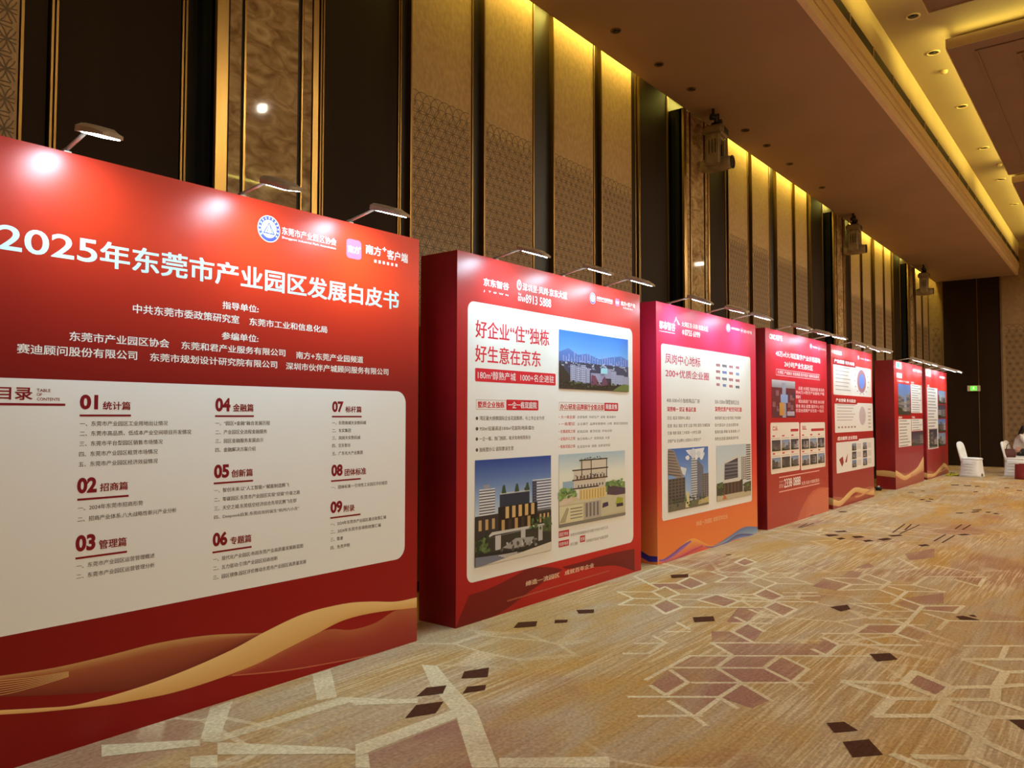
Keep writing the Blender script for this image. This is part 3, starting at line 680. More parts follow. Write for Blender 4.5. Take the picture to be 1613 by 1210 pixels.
for tx in (('指导单位:', 350.4, 474.4, 486.2, 407), ('中共东莞市委政策研究室', 209.5, 478.6, 492.8, 376.9), ('东莞市工业和信息化局', 393, 500.6, 512.2, 515.3), ('参编单位:', 349.3, 522.7, 534.6, 406.7),
           ('东莞市产业园区协会', 109.6, 522.2, 536.8, 266.4), ('东莞和君产业服务有限公司', 285.8, 537.7, 550, 449.3), ('南方+东莞产业园频道', 466.5, 553.5, 564.9, 571.8),
           ('赛迪顾问股份有限公司', 26.9, 540.9, 556.4, 216), ('东莞市规划设计研究院有限公司', 236.3, 556, 569, 436.4), ('深圳市伙伴产城顾问服务有限公司', 450.4, 570.7, 582.2, 611.5)):
    a = Art(.0014); a.tpx(tx[0], *tx[1:], (238, 232, 226), .022, 3); a.build('organiser_line', B1)
a = Art(.0014)
emblem(a, 423.5, 360.8, 17.6, 21)
a.tpx('东莞市产业园区协会', 443.9, 357, 369.2, 529.4, (250, 246, 244), .02); a.tpx('Dongguan Industrial Park Association', 443.9, 372.0, 376.4, 528.8, (250, 246, 244), .012)
a.build('association_emblem', B1)
a = Art(.0014)
app_icon(a, 545.6, 375, 405.5, 569.2)
a.tpx('南方', 576, 384.8, 399, 600, (250, 246, 244), .028); a.tpx('+', 602.2, 388.8, 395.6, 608.6, (250, 246, 244), .03); a.tpx('客户端', 609.5, 393, 408, 642, (250, 246, 244), .028)
for k in range(6):
    y, z = bp(591+k*6.6, 411.5+k*1.3); a.rect(y-.010, z-.010, y+.010, z+.010, (248, 238, 236))
a.build('app_logo', B1)
# contents
DR = (128, 14, 30); GR = (70, 58, 54)
a = Art(.0018)
a.tpx('目录', -3.8, 609.6, 629.2, 50.6, DR, .028, 3)
for tx in (('TABLE', 57.8, 612.4, 617, 79.5), ('OF', 57.8, 619.1, 623.7, 66), ('CONTENTS', 57.8, 626.2, 630.9, 94)): a.tpx(tx[0], *tx[1:], DR, .01)
a.bar(-20, 636.4, 102.7, .011, DR)
a.build('contents_heading', B1)
SECT = [
 (('01', 125.8, 621.4, 645.1, 154.7), ('统计篇', 162, 632.6, 645.4, 205.3), (125.2, 654.6, 206), 8.0, [('一、东莞市产业园区工业用地出让情况', 125.8, 667.6, 264), ('二、东莞市高品质、低成本产业空间项目开发情况', 125.5, 683.2, 300.8), ('三、东莞市平台型园区销售市场情况', 125, 699.2, 256), ('四、东莞市产业园区租赁市场情况', 124.4, 715.6, 248), ('五、东莞市产业园区经济效益情况', 123.8, 731.6, 248)]),
 (('02', 121.5, 753, 778, 152.7), ('招商篇', 157.6, 761.6, 774.2, 201), (121.5, 787.4, 202.4), 8.0, [('一、2024年东莞市招商形势', 122.3, 801, 225), ('二、招商产业体系:八大战略性新兴产业分析', 122, 818.6, 277.6)]),
 (('03', 119, 843.8, 870, 150.4), ('管理篇', 156, 851.3, 865.2, 199), (118.6, 880, 199.6), 8.0, [('一、东莞市产业园区运营管理概述', 120, 892.4, 243), ('二、东莞市产业园区运营管理分析', 120, 908.6, 243)]),
 (('04', 339, 626.7, 648.5, 363), ('金融篇', 366.9, 636.3, 648.2, 399), (338.5, 655.6, 399.6), 7.0, [('一、“园区+金融”融合发展历程', 339, 667, 425), ('二、产业园区全流程金融服务', 339, 681, 420.3), ('三、园区金融服务发展启示', 339, 695, 414.6), ('四、金融解决方案介绍', 339, 709, 402.3)]),
 (('05', 337, 732.2, 754, 361), ('创新篇', 364.4, 740.4, 752, 397.7), (336.4, 761.7, 398.3), 7.0, [('一、智创未来:以“人工智能+”赋能制造腾飞', 337, 773.2, 455), ('二、零碳园区:东莞市产业园区实现“双碳”升级之路', 337, 787.6, 472), ('三、天空之城:东莞低空经济综合先导区腾飞在即', 337, 801.4, 466.4), ('四、Deepseek启发:东莞应如何诞生“杭州六小龙”', 337, 815.6, 470.8)]),
 (('06', 335, 839.4, 861.7, 358), ('专题篇', 362.8, 846.2, 858.2, 395.5), (334.4, 870.5, 395.8), 7.0, [('一、现代化产业园区:布局东莞产业高质量发展新蓝图', 335.5, 881.7, 476.8), ('二、五力驱动:引领产业园区招商创新', 335.5, 895.8, 436.7), ('三、园区镜像:园区评价推动东莞市产业园区高质量发展', 335.5, 910.3, 481.7)]),
 (('07', 523, 632, 649.6, 540.9), ('标杆篇', 544, 640, 649.6, 569), (522.6, 656.4, 569.5), 6.0, [('一、东莞南城天安数码城', 523, 666.3, 576.3), ('二、东实集团', 523, 678.5, 552.3), ('三、凤岗天安数码城', 523, 690.2, 567.3), ('四、京东智谷', 523, 702.2, 551.8), ('五、广东光大产业集团', 523, 714.8, 570.9)]),
 (('08', 521.8, 732.2, 750.8, 539.5), ('团体标准', 542.8, 739, 749.8, 576.3), (521.2, 758, 568), 6.0, [('一、团体标准:一引领性工业园区评价规范', 521.8, 768.2, 609.8)]),
 (('09', 520.4, 790.3, 809.4, 539), ('附录', 541.4, 796.3, 806.8, 558), (519.9, 816.2, 567.6), 6.0, [('一、2024年东莞市产业园区重点政策汇编', 520.4, 826.3, 607.7), ('二、2024年东莞市各镇街政策汇编', 520.4, 838.4, 599.5), ('三、致谢', 520.4, 850.4, 540), ('四、免责声明', 520.4, 863.4, 550.4)]),
]
for num, ttl, ul, hh, rows in SECT:
    a = Art(.0018)
    a.tpx(num[0], *num[1:], DR, .045, 4); a.tpx(ttl[0], *ttl[1:], DR, .03, 3); a.bar(ul[0], ul[1], ul[2], .010, DR)
    hd = a.build('section_heading', B1); a = Art(.0018)
    for tx, x0, yc, x1 in rows:
        a = Art(.0018); a.tpx(tx, x0, yc-hh/2, yc+hh/2, x1, GR, .012, 2); o = a.build('list_line', B1); o.parent = hd; o.location = (0, 0, 0)

# ---- board two
B2 = board(4.38, 7.22, 2.868, 'second red board in the row, advertising villa offices with three building pictures')
a = Art()
def bg2(u, v):
    c = ramp3([(0, (176, 22, 18)), (.15, (200, 34, 26)), (.28, (196, 26, 24)), (.6, (190, 30, 34)), (.82, (224, 52, 44)), (1, (206, 44, 40))], v)
    return mixc((150, 18, 24), c, .35+u*1.2)
a.grid(4.38, 0, 7.22, 2.868, bg2, 12, 30); a.step()
# sweeping darker arcs across the foot
K7 = cp((640, 880, 4.4806))
def krow(p): return [K7(*q) for q in smooth(p)]
a.strip(krow([(440,260),(600,205),(760,125),(860,70),(1000,60),(1100,75)]), krow([(345,498),(560,430),(700,360),(860,240),(960,170),(1100,80)]), (120, 16, 16), (112, 14, 14))
a.strip(krow([(1100,60),(1250,20),(1420,-30),(1610,-70)]), krow([(1120,72),(1320,60),(1480,50),(1610,90)]), (120, 20, 18), (110, 14, 14))
a.build('printed_background', B2)
side = lambda y0, c_: Art(.0006, lambda u, z, o: (u, y0-o, z))
a = Art(.0012)
A2 = cp((660, 380, 4.4806)); Bq = cp((720, 480, 5.5)); Cq = cp((720, 680, 4.3207))
pl = bp(736.3, 600)[0]; pr = bp(996.3, 600)[0]; pt = (bp(744.8, 474)[1]+bp(990.3, 518.4)[1])/2; pb = (bp(740.8, 919.5)[1]+bp(990.8, 854.7)[1])/2
a.rrect(pl, pb, pr, pt, .07, (232, 230, 226)); a.build('cream_panel', B2)
a = Art(.0014); LW = (250, 246, 244)
a.tpx('京东智谷', 761.5, 437.6, 449.6, 801.3, LW, .016, 3); a.tpx('J   T  O  W  N', 761.5, 456.5, 460, 800.5, LW, .015)
a.build('developer_logo', B2)
a = Art(.0014)
y, z = bp(817.6, 449); a.disc(y, z, .032, .045, LW); a.step(); a.disc(y, z, .020, .030, (220, 60, 50)); a.step(); a.disc(y, z+.006, .009, .014, LW)
a.tpx('深圳里·凤岗·京东大道', 823, 445.4, 457.4, 892.8, LW, .018, 3); a.tpx('Tel', 815.8, 461.2, 464.6, 820.5, LW, .02); a.tpx('0769', 815.6, 466, 474, 827, LW, .022); a.tpx('8913 5888', 827.6, 463.4, 477.4, 867.8, LW, .012, 3)
a.build('address_text', B2)
a = Art(.0014)
emblem(a, 933.4, 470, 4.6, 9); a.tpx('东莞市产业园区协会', 939.6, 466.8, 471.2, 964.6, LW, .02); a.tpx('Dongguan Industrial Park Association', 939.6, 472.4, 474, 964.6, LW, .01)
app_icon(a, 968.7, 469.8, 481.8, 975.4); a.tpx('南方+客户端', 977.6, 474, 481, 1000, LW, .025)
for k in range(6):
    y, z = bp(982+k*2.6, 485+k*.6); a.rect(y-.008, z-.008, y+.008, z+.008, LW)
a.build('association_emblem', B2)
a = Art(.0018); RD = (214, 34, 54)
a.tpx('好企业“住”独栋', 749, 503.6, 531.2, 864.5, RD, .020, 4); a.tpx('好生意在京东', 748.5, 542.7, 569.8, 851.3, RD, .020, 4)
a.build('slogan', B2)
a = Art(.0018)
q = photo_frame(748.2, 579.5, 600.7, 875); a.rrect(*q[:2], *q[2:], .012, (212, 34, 48)); a.step()
a.tpx('180m²醇熟产城', 752.4, 583.6, 597, 812, WHITE, .008, 3); a.tpx('1000+名企进驻', 819.6, 588.4, 600.4, 872.4, WHITE, .008, 3)
a.build('red_banner', B2)
a = Art(.0018)
q = photo_frame(749.6, 629.4, 645.0, 796.8); w = .004
for rr in ((q[0], q[1], q[2], q[1]+w), (q[0], q[3]-w, q[2], q[3]), (q[0], q[1], q[0]+w, q[3])): a.rect(*rr, (200, 160, 150))
a.tpx('墅质企业独栋', 752.4, 632.2, 642.2, 794.2, RD, .03); q = photo_frame(797.3, 629.5, 646.2, 847.8); a.rrect(*q[:2], *q[2:], .01, (206, 32, 46)); a.step(); a.tpx('一企一栋双庭院', 800, 632.4, 643.2, 845, WHITE, .025)
q = photo_frame(880.4, 633.4, 646.6, 951.4)
for rr in ((q[0], q[1], q[2], q[1]+w), (q[0], q[3]-w, q[2], q[3]), (q[0], q[1], q[0]+w, q[3])): a.rect(*rr, (200, 160, 150))
a.tpx('办公/研发/品牌展厅全能总部', 882.4, 636, 645.2, 950.5, (206, 60, 66), .03); q = photo_frame(951.8, 634.5, 647.3, 973.3); a.rrect(*q[:2], *q[2:], .01, (206, 32, 46)); a.step(); a.tpx('限量发售', 954, 636.6, 644.8, 971.5, WHITE, .025)
a.build('subheadings', B2)
a = Art(.0018); G2 = (96, 84, 78)
for t_, yc, x1 in (('● 湾区最大规模国际企业花园集群，与上市企业为邻', 659, 857), ('● 950m²起最高送1000m²花庭院/地库/露台', 675.5, 841), ('● 一企一栋，独门独院，有天有地有院有台', 691.8, 835.5), ('● 独栋墅办公 庭院聚谈生意', 709, 808.6)): a = Art(.0018); a.tpx(t_, 749, yc-3.5, yc+3.5, x1, G2, .008); a.build('bullet_line', B2)
for (t1, t2), yc, x1 in ((('• 大一体总部', '总部独栋  科研生产  会客  路演展示'), 657, 970), (('• 一栋墅区', '企业展厅  品牌形象接待  小院  景观花园庭院'), 668, 988.7), (('• 双重庭院之境', '前庭后院  屋顶花园  天地合院'), 680, 963.6), (('• 全能办公之境', '独立电梯入户  双层挑高  大堂'), 691.5, 960), (('• 智能花园之境', '生态园中央  湖景  全景落地窗'), 704, 960.7)):
    a = Art(.0018); a.tpx(t1, 880, yc-2.6, yc+2.6, 905.5, (206, 60, 66), .01); a.tpx(t2, 909, yc-2.2, yc+2.2, x1, (138, 128, 122), .0); a.build('bullet_line', B2)
a = Art(.0022)
for x0, t_, b_, x1, s_ in ((879.7, 837.4, 847.8, 896, '园区地址'), (879.7, 852.9, 862.8, 896, '招商电话'), (913.3, 844.6, 854.8, 921.4, '官网')):
    q = photo_frame(x0, t_, b_, x1); a.rect(q[0], q[1], q[2], q[3], (190, 28, 40)); a.o += .0004; a.tpx(s_, x0+1, t_+2, b_-2, x1-1, WHITE, .01); a.o -= .0004
a.tpx('东莞市凤岗镇雁田村东深路与科苑大道交汇处', 898.5, 840.5, 845.5, 957.6, (150, 138, 128), 0); a.tpx('8913 5888', 898.5, 855.5, 860.5, 909.5, (150, 138, 128), 0); a.tpx('凤岗镇京东智谷产业园区管理', 923, 850, 855, 957.6, (150, 138, 128), 0)
a.build('body_text', B2)
# picture: city skyline under blue sky
p = Pic(photo_frame(880, 518.7, 611.8, 988.7))
p.sky([(0, (150, 175, 205)), (.3, (110, 165, 225)), (1, (50, 110, 205))], .45)
p.p([(0, .40), (0, .62), (.12, .70), (.25, .60), (.38, .64), (.55, .56), (.72, .62), (.88, .66), (1, .60), (1, .40)], (86, 118, 190)); p.a.step()
rr = random.Random(3)
for k in range(26):
    u = .05+k*.036; p.r(u, .45, u+.014, .54+rr.uniform(.0, .13), (130+rr.randint(-15, 25), 150, 205))
p.a.step(); p.r(0, 0, 1, .47, (70, 68, 92)); p.a.step()
for k in range(60):
    u, v = rr.uniform(0, .95), rr.uniform(.34, .46); p.r(u, v, u+rr.uniform(.02, .05), v+.02, rr.choice([(150, 160, 190), (100, 105, 140), (60, 75, 80), (180, 185, 205)]))
p.a.step(); p.p([(0, 0), (1, 0), (1, .12), (.7, .16), (.35, .10), (.14, .22), (0, .44)], (58, 50, 44)); p.a.step()
for u0, w_, v0, v1 in ((.14, .07, .13, .42), (.215, .06, .12, .40), (.28, .07, .11, .43), (.355, .05, .12, .38), (.42, .2, .08, .30), (.56, .16, .22, .40), (.72, .08, .10, .36), (.80, .12, .12, .30), (.92, .08, .10, .28)):
    p.tower(u0, v0, u0+w_, v1, (176, 180, 206), (112, 110, 146), max(2, int(w_*45)), 8, w_ > .14)
p.a.step(); p.p([(.42, .08), (.55, .08), (.48, .26), (.43, .27)], (120, 70, 96)); p.p([(.56, .07), (.68, .09), (.62, .26), (.585, .2)], (110, 66, 92)); p.p([(.74, 0), (1, 0), (1, .12), (.92, .14), (.84, .09)], (110, 122, 66)); p.p([(.56, .31), (.66, .31), (.66, .41), (.57, .40)], (150, 205, 220))
p.speckle(50, 0, .02, .95, .14, [(70, 66, 50), (50, 46, 40), (92, 98, 62), (64, 74, 50)], .02, 1); p.speckle(40, .02, .44, .98, .54, [(150, 165, 205), (110, 130, 185), (180, 190, 215)], .012, 2)
p.build(B2)
# picture: dark cubic villas with lit slots beneath a flat canopy
p = Pic(photo_frame(747.8, 725.4, 894, 867.4))
p.sky([(0, (206, 214, 220)), (.35, (150, 175, 210)), (1, (44, 72, 150))], .42)
p.r(0, 0, 1, .46, (74, 70, 68)); p.a.step()
p.tower(.05, .40, .24, .72, (220, 222, 226), (92, 96, 110), 1, 12, True); p.r(.10, .72, .17, .76, (150, 155, 165))
p.tower(.73, .44, 1, .76, (214, 218, 226), (84, 90, 120), 1, 11, True); p.r(.73, .50, .79, .75, (60, 62, 78)); p.a.step()
p.r(.30, .52, .69, .66, (44, 52, 72)); p.r(.30, .65, .69, .665, (190, 195, 200)); p.r(.62, .665, .69, .69, (60, 66, 60)); p.a.step()
for u in (.35, .52, .66): p.p([(u-.03, .66), (u+.03, .66), (u+.012, .74), (u-.01, .74)], (60, 82, 58))
p.r(.28, .30, .80, .53, (40, 30, 30)); p.r(0, .26, .28, .47, (58, 52, 52)); p.r(.80, .26, 1, .42, (52, 46, 46)); p.a.step()
for k in range(5): p.r(.37+k*.085, .41, .415+k*.085, .525, (206, 172, 118)); p.r(.32+k*.085, .29, .36+k*.085, .40, (186, 150, 100) if k % 2 == 0 else (66, 50, 46))
for k in range(3): p.r(.04+k*.08, .33, .075+k*.08, .43, (196, 160, 112)); p.r(.83+k*.055, .31, .855+k*.055, .40, (200, 168, 120))
p.a.step(); p.r(0, .0, 1, .26, (56, 54, 48)); p.p([(0, .14), (.14, .15), (.1, .25), (0, .24)], (96, 112, 66)); p.p([(.84, .22), (1, .20), (1, .34), (.9, .36)], (78, 92, 58)); p.a.step()
p.p([(.12, .245), (.20, .30), (.93, .295), (.93, .275), (.22, .27)], (200, 196, 190)); p.p([(.12, .245), (.93, .275), (.93, .295), (.88, .285)], (150, 146, 142))
p.r(.24, .12, .31, .26, (196, 190, 190)); p.r(.57, .10, .63, .275, (190, 186, 186)); p.r(.81, .10, .87, .28, (182, 178, 178)); p.a.step()
p.p([(.33, .13), (.5, .20), (.75, .18), (.70, .11), (.45, .10)], (160, 158, 156)); p.p([(.74, .12), (.92, .13), (.9, .07), (.76, .06)], (52, 48, 44)); p.a.step()
p.p([(.03, .12), (.66, .075), (.66, .05), (.04, .095)], (44, 40, 38)); p.p([(0, .09), (.6, .05), (.2, .0), (0, 0)], (120, 122, 138)); p.p([(0, 0), (.1, 0), (1, .09), (1, 0)], (216, 206, 188)); p.a.step()
for k in range(4): p.p([(.28+k*.03, .065-k*.012), (.52, .062-k*.012), (.52, .057-k*.012), (.28+k*.03, .058-k*.012)], (220, 212, 200))
p.speckle(26, .70, .22, .99, .36, [(60, 84, 48), (84, 108, 60), (48, 62, 42), (104, 124, 74)], .03, 3); p.speckle(18, .0, .12, .16, .26, [(60, 84, 48), (84, 108, 60), (48, 62, 42), (104, 124, 74)], .03, 4); p.speckle(24, .3, .08, .78, .18, [(190, 188, 184), (84, 80, 76), (140, 136, 130)], .022, 5)
p.build(B2)
# picture: cut-away model of a villa with basement garage
p = Pic(photo_frame(880, 716.5, 831.6, 983.8))
p.sky([(0, (232, 226, 208)), (.6, (226, 226, 214)), (1, (170, 192, 206))], .3)
p.r(0, .0, 1, .36, (210, 202, 172)); p.p([(0, .36), (.2, .36), (.24, .47), (.1, .54), (0, .46)], (126, 156, 92)); p.p([(.66, .40), (1, .36), (1, .52), (.8, .56), (.66, .54)], (120, 150, 90)); p.r(.05, .48, .2, .62, (150, 176, 196)); p.a.step()
FL = (70, 56, 54); IN = (206, 196, 180)
for u0, v0, u1, v1 in ((.30, .76, .70, .90), (.20, .62, .70, .76), (.20, .50, .68, .62), (.28, .32, .68, .50)):
    p.r(u0, v0, u1, v1, IN)
p.a.step()
for u0, v0, u1 in ((.28, .89, .71), (.18, .755, .72), (.18, .615, .71), (.18, .495, .57)): p.r(u0, v0, u1, v0+.018, FL)
for u in (.31, .45, .69): p.r(u, .62, u+.012, .90, FL)
p.r(.29, .33, .68, .48, (222, 196, 130)); p.a.step()
for k in range(9): p.r(.30+k*.042, .34, .312+k*.042, .47, (180, 150, 96)); p.r(.24+k*.05, .635, .262+k*.05, .68, (96, 84, 84)); p.r(.26+k*.045, .515, .278+k*.045, .55, (100, 92, 96))
p.p([(.70, .36), (1, .30), (1, .42), (.72, .50)], (84, 66, 80)); p.p([(0, .26), (.2, .36), (.26, .36), (.26, .44), (.12, .44), (0, .34)], (216, 196, 176))
p.r(0, .02, 1, .30, (196, 184, 150)); p.a.step()
p.r(0, .02, .33, .28, (214, 206, 170)); p.r(.35, .05, .60, .29, (176, 166, 156)); p.r(.61, .07, 1, .33, (198, 190, 160)); p.r(0, 0, 1, .045, (128, 122, 112)); p.a.step()
for k in range(4): p.r(.15, .09+k*.045, .32, .105+k*.045, (136, 128, 110)); p.r(.37+k*.055, .08, .40+k*.055, .28, (122, 114, 110))
p.p([(.62, .17), (.72, .19), (.71, .25), (.63, .24)], (70, 50, 84)); p.p([(.83, .19), (.95, .20), (.96, .27), (.86, .30)], (160, 168, 60)); p.p([(.85, .15), (.96, .15), (.96, .2), (.85, .2)], (60, 50, 60)); p.p([(0, .06), (.08, .06), (.13, .24), (.1, .26)], (170, 160, 130))
p.speckle(34, .0, .40, .22, .52, [(126, 156, 92), (150, 176, 110), (96, 130, 76)], .026, 6); p.speckle(34, .68, .48, .98, .56, [(120, 150, 90), (92, 124, 74), (150, 170, 110)], .026, 7); p.speckle(30, .22, .63, .68, .70, [(70, 60, 64), (120, 100, 96), (176, 150, 120)], .012, 8); p.speckle(24, .30, .90, .68, .94, [(96, 120, 80), (70, 60, 60)], .012, 9)
p.build(B2)
a = Art(.0018); BE = (238, 206, 172)
c_ = on_x(828, 916, XB); d_ = on_x(828, 924, XB)
y0_, y1_ = bp(828, 920)[0], bp(881, 905)[0]; y2_, y3_ = bp(889.5, 905)[0], bp(935.2, 893)[0]
a.text('缔造一流园区', y0_, d_.z, y1_, c_.z, BE, .02); a.text('成就百年企业', y2_, d_.z, y3_, c_.z, BE, .02)
ya, yb_ = bp(799, 941.5)[0], bp(960.6, 896)[0]; zz = d_.z-.075
for k in range(70): a.rect(ya+(yb_-ya)*k/70, zz-.006, ya+(yb_-ya)*(k+.62)/70, zz+.006, (190, 110, 84))
a.build('foot_slogan', B2)

# ---- board three
B3 = board(7.58, 10.46, 2.848, 'third red board, pink top fading to orange with blue waves at its foot')
a = Art()
bg3 = lambda u, v: ramp3([(0, (236, 132, 60)), (.14, (232, 118, 62)), (.3, (222, 70, 52)), (.5, (214, 40, 60)), (.78, (226, 44, 84)), (1, (224, 46, 90))], v)
a.grid(7.58, 0, 10.46, 2.848, bg3, 6, 40); a.step()
E3 = cp((1000, 620, 4.321))
def erow(p): return [E3(*q) for q in smooth(p)]
a.strip(erow([(165,1135),(230,1108),(290,1060),(340,1015),(395,985),(440,1000),(500,1030),(540,1035)]), erow([(165,1165),(230,1150),(300,1125),(360,1100),(420,1080),(470,1062),(510,1050),(540,1042)]), (240, 170, 80), (214, 70, 80))
a.strip(erow([(540,1035),(600,1000),(660,960),(720,920),(770,905),(835,908)]), erow([(540,1040),(600,1018),(660,1000),(720,985),(770,970),(835,948)]), (96, 112, 170), (150, 180, 196)); a.step()
a.strip(erow([(165,1132),(200,1125),(260,1085),(320,1035),(380,1000)]), erow([(165,1145),(210,1140),(270,1105),(330,1058),(385,1008)]), (70, 70, 170), (190, 110, 170))
a.strip(erow([(480,1040),(540,1040),(620,1010),(700,960),(780,955),(835,965)]), erow([(480,1046),(545,1048),(620,1022),(700,985),(780,972),(835,985)]), (90, 60, 140), (110, 140, 190)); a.step()
a.strip(erow([(200,1145),(300,1105),(380,1060),(460,1030)]), erow([(230,1152),(310,1118),(390,1075),(465,1040)]), (224, 110, 120), (170, 40, 90))
a.build('printed_background', B3)
a = Art(.0006, lambda u, z, o: (u, 7.58-o, z))
a.grid(-4.39, 0, -4.0, 2.848, lambda u, v: mixc(bg3(u, v), (150, 30, 50), .35*(1-u)), 4, 40); a.step()  # print darkened towards the back edge, shade put into the ink
a.strip([(-4.39, .30), (-4.3, .22), (-4.2, .13), (-4.1, .085), (-4.0, .09)], [(-4.39, .19), (-4.3, .13), (-4.2, .06), (-4.1, .02), (-4.0, .03)], (40, 40, 120), (60, 50, 160))
a.build('printed_side', B3)
a = Art(.0012)
pl, pr = bp(1042, 680)[0], bp(1183, 680)[0]; pt = (bp(1041, 541.3)[1]+bp(1181, 562.5)[1])/2; pb = (bp(1045, 820.4)[1]+bp(1184, 790)[1])/2
a.rrect(pl, pb, pr, pt, .04, (232, 230, 226)); a.build('cream_panel', B3)
a = Art(.0014)
a.tpx('都市智谷', 1038, 504.4, 517.6, 1063.3, LW, .015, 3); y, z = bp(1064.8, 506)
a.poly([(y-.05, z-.022), (y+.005, z+.05), (y+.018, z+.018), (y+.005, z+.014)], LW); a.poly([(y+.022, z+.006), (y+.05, z-.034), (y+.10, z-.036), (y+.034, z+.016)], LW); a.rect(bp(1038, 520)[0], bp(1038, 521)[1]-.004, bp(1063, 520)[0], bp(1038, 521)[1]+.004, (250, 200, 210))
a.build('developer_logo', B3)
a = Art(.0014)
a.tpx('大湾区里·凤岗·东深大道', 1073.6, 506.2, 514.4, 1114.9, LW, .02); a.tpx('0', 1074.4, 519, 527, 1077.5, LW, .03); a.tpx('8755 6999', 1078.5, 518.8, 528.4, 1102.5, LW, .02, 3); a.build('address_text', B3)
a = Art(.0014)
emblem(a, 1147, 516.5, 3.2, 6.6); a.tpx('东莞市产业园区协会', 1151.2, 515.2, 518.4, 1164.6, LW, .02); app_icon(a, 1166.1, 516, 524.6, 1170.2); a.tpx('南方+客户端', 1171.2, 519.2, 524.4, 1183.5, LW, .02)
a.build('association_emblem', B3)
a = Art(.0018); RP = (200, 34, 84)
a.tpx('凤岗中心地标', 1047.6, 556.2, 572.4, 1102.8, RP, .014, 3); a.tpx('200+优质企业圈', 1048, 580.5, 593.6, 1116.2, RP, .014, 3)
a.build('slogan', B3)
a = Art(.0018); rr = random.Random(11)
cols = [(60, 90, 170), (200, 60, 60), (120, 120, 130), (60, 60, 90), (170, 60, 90), (90, 120, 190)]
for j in range(4):
    for k in range(4):
        y, z = bp(1131+k*10.2, 575.5+j*10.2+k*1.3); w = rr.uniform(.05, .075); cc = rr.choice(cols)
        for i in range(4): a.rect(y-w+i*w*.5, z-.018*(1 if i % 2 else .7), y-w+i*w*.5+w*.38, z+.018, cc)
a.build('partner_logos', B3)
def one_line(par, *args):
    a = Art(.0018); a.tpx(*args); a.build('text_line', par)
one_line(B3, '400-500㎡小独栋精品厂房', 1049.8, 626.6, 634, 1101.8, G2, .005); one_line(B3, '深莞唯一 双证 善品红盘', 1050.5, 640.8, 648.2, 1096, (210, 40, 70), .03)
one_line(B3, '500-1500㎡臻墅独栋企业', 1125.7, 628.8, 636.4, 1163.9, G2, .005); one_line(B3, '深莞优质产权空间红盘', 1125.7, 640.8, 648.2, 1168.2, (210, 40, 70), .03)
for t_, yc, x1 in (('区位: 临深 凤岗中心商业', 658.6, 1086.8), ('配套: 商业 酒店 住宅 公园 学校 医院 完善配套', 671, 1118), ('交通: 地铁 高速 三大机场 一小时生活圈', 682.5, 1103.7), ('全能产业 企业孵化 总部办公 研发生产', 695, 1103.7)): one_line(B3, t_, 1051.4, yc-2.8, yc+2.8, x1, (112, 100, 94), 0)
for t_, yc, x1 in (('独栋独院 独立大堂 冠名 产权清晰', 658.6, 1166.6), ('双大堂设计 企业总部形象', 669.8, 1163), ('层高优越 荷载 标准电梯入户', 680.6, 1165), ('绿色生态园 园林景观环境', 691.6, 1163)): one_line(B3, t_, 1125.7, yc-2.6, yc+2.6, x1, (112, 100, 94), 0)
p = Pic(photo_frame(1051.6, 707.5, 807.5, 1115))
p.sky([(0, (190, 205, 225)), (.5, (130, 165, 215)), (1, (70, 110, 185))]); p.p([(.42, .96), (.9, .98), (.84, .86), (.6, .82), (.48, .9)], (225, 226, 230)); p.p([(.3, .7), (.44, .66), (.4, .55), (.28, .6)], (210, 216, 226)); p.a.step()
p.p([(0, 1), (.14, .97), (.36, .54), (.30, .48), (0, .62)], (150, 136, 126)); p.a.step()
for k in range(9): p.p([(0, .97-k*.045), (.13+k*.022, .955-k*.05), (.135+k*.022, .94-k*.05), (0, .95-k*.045)], (92, 84, 90))
p.tower(0, 0, .40, .52, (96, 88, 84), (58, 54, 58), 5, 10); p.tower(.55, .10, .70, .84, (196, 198, 204), (112, 118, 134), 2, 18, True); p.p([(.70, .1), (.86, .14), (.86, .66), (.70, .80)], (104, 108, 124)); p.tower(.82, .08, 1, .54, (120, 116, 118), (78, 78, 88), 3, 12)
p.a.step(); p.r(0, 0, 1, .12, (110, 104, 88)); p.p([(.4, .02), (.5, .02), (.5, .25), (.42, .3)], (210, 200, 150)); p.p([(.72, .03), (1, .04), (1, .14), (.74, .1)], (186, 172, 120))
for k in range(10): p.r(.05+k*.09, .10, .06+k*.09, .22, (60, 64, 56))
p.speckle(30, 0, .04, .9, .18, [(60, 84, 48), (84, 108, 60), (48, 62, 42), (104, 124, 74)], .03, 10); p.speckle(16, .42, .82, .9, .95, [(225, 226, 230), (206, 212, 222)], .07, 11)
p.build(B3)
p = Pic(photo_frame(1128, 702.4, 791, 1181.7))
p.sky([(0, (220, 222, 220)), (1, (186, 200, 212))]); p.tower(.86, .3, 1, 1, (206, 202, 196), (60, 58, 60), 1, 16, True); p.tower(.70, .32, .86, .76, (188, 184, 178), (98, 96, 100), 3, 12); p.a.step()
p.p([(.18, .34), (.20, .70), (.64, .80), (.64, .36)], (206, 202, 196)); p.a.step(); p.p([(.21, .37), (.22, .66), (.60, .75), (.60, .38)], (66, 66, 80)); p.a.step()
for k in range(5): p.r(.22, .40+k*.06, .60, .41+k*.065, (120, 122, 136))
p.r(.12, .08, .74, .33, (66, 50, 46)); p.r(.17, .31, .66, .36, (210, 206, 200)); p.a.step()
for k in range(5): p.r(.2+k*.1, .10, .22+k*.1, .30, (110, 92, 84))
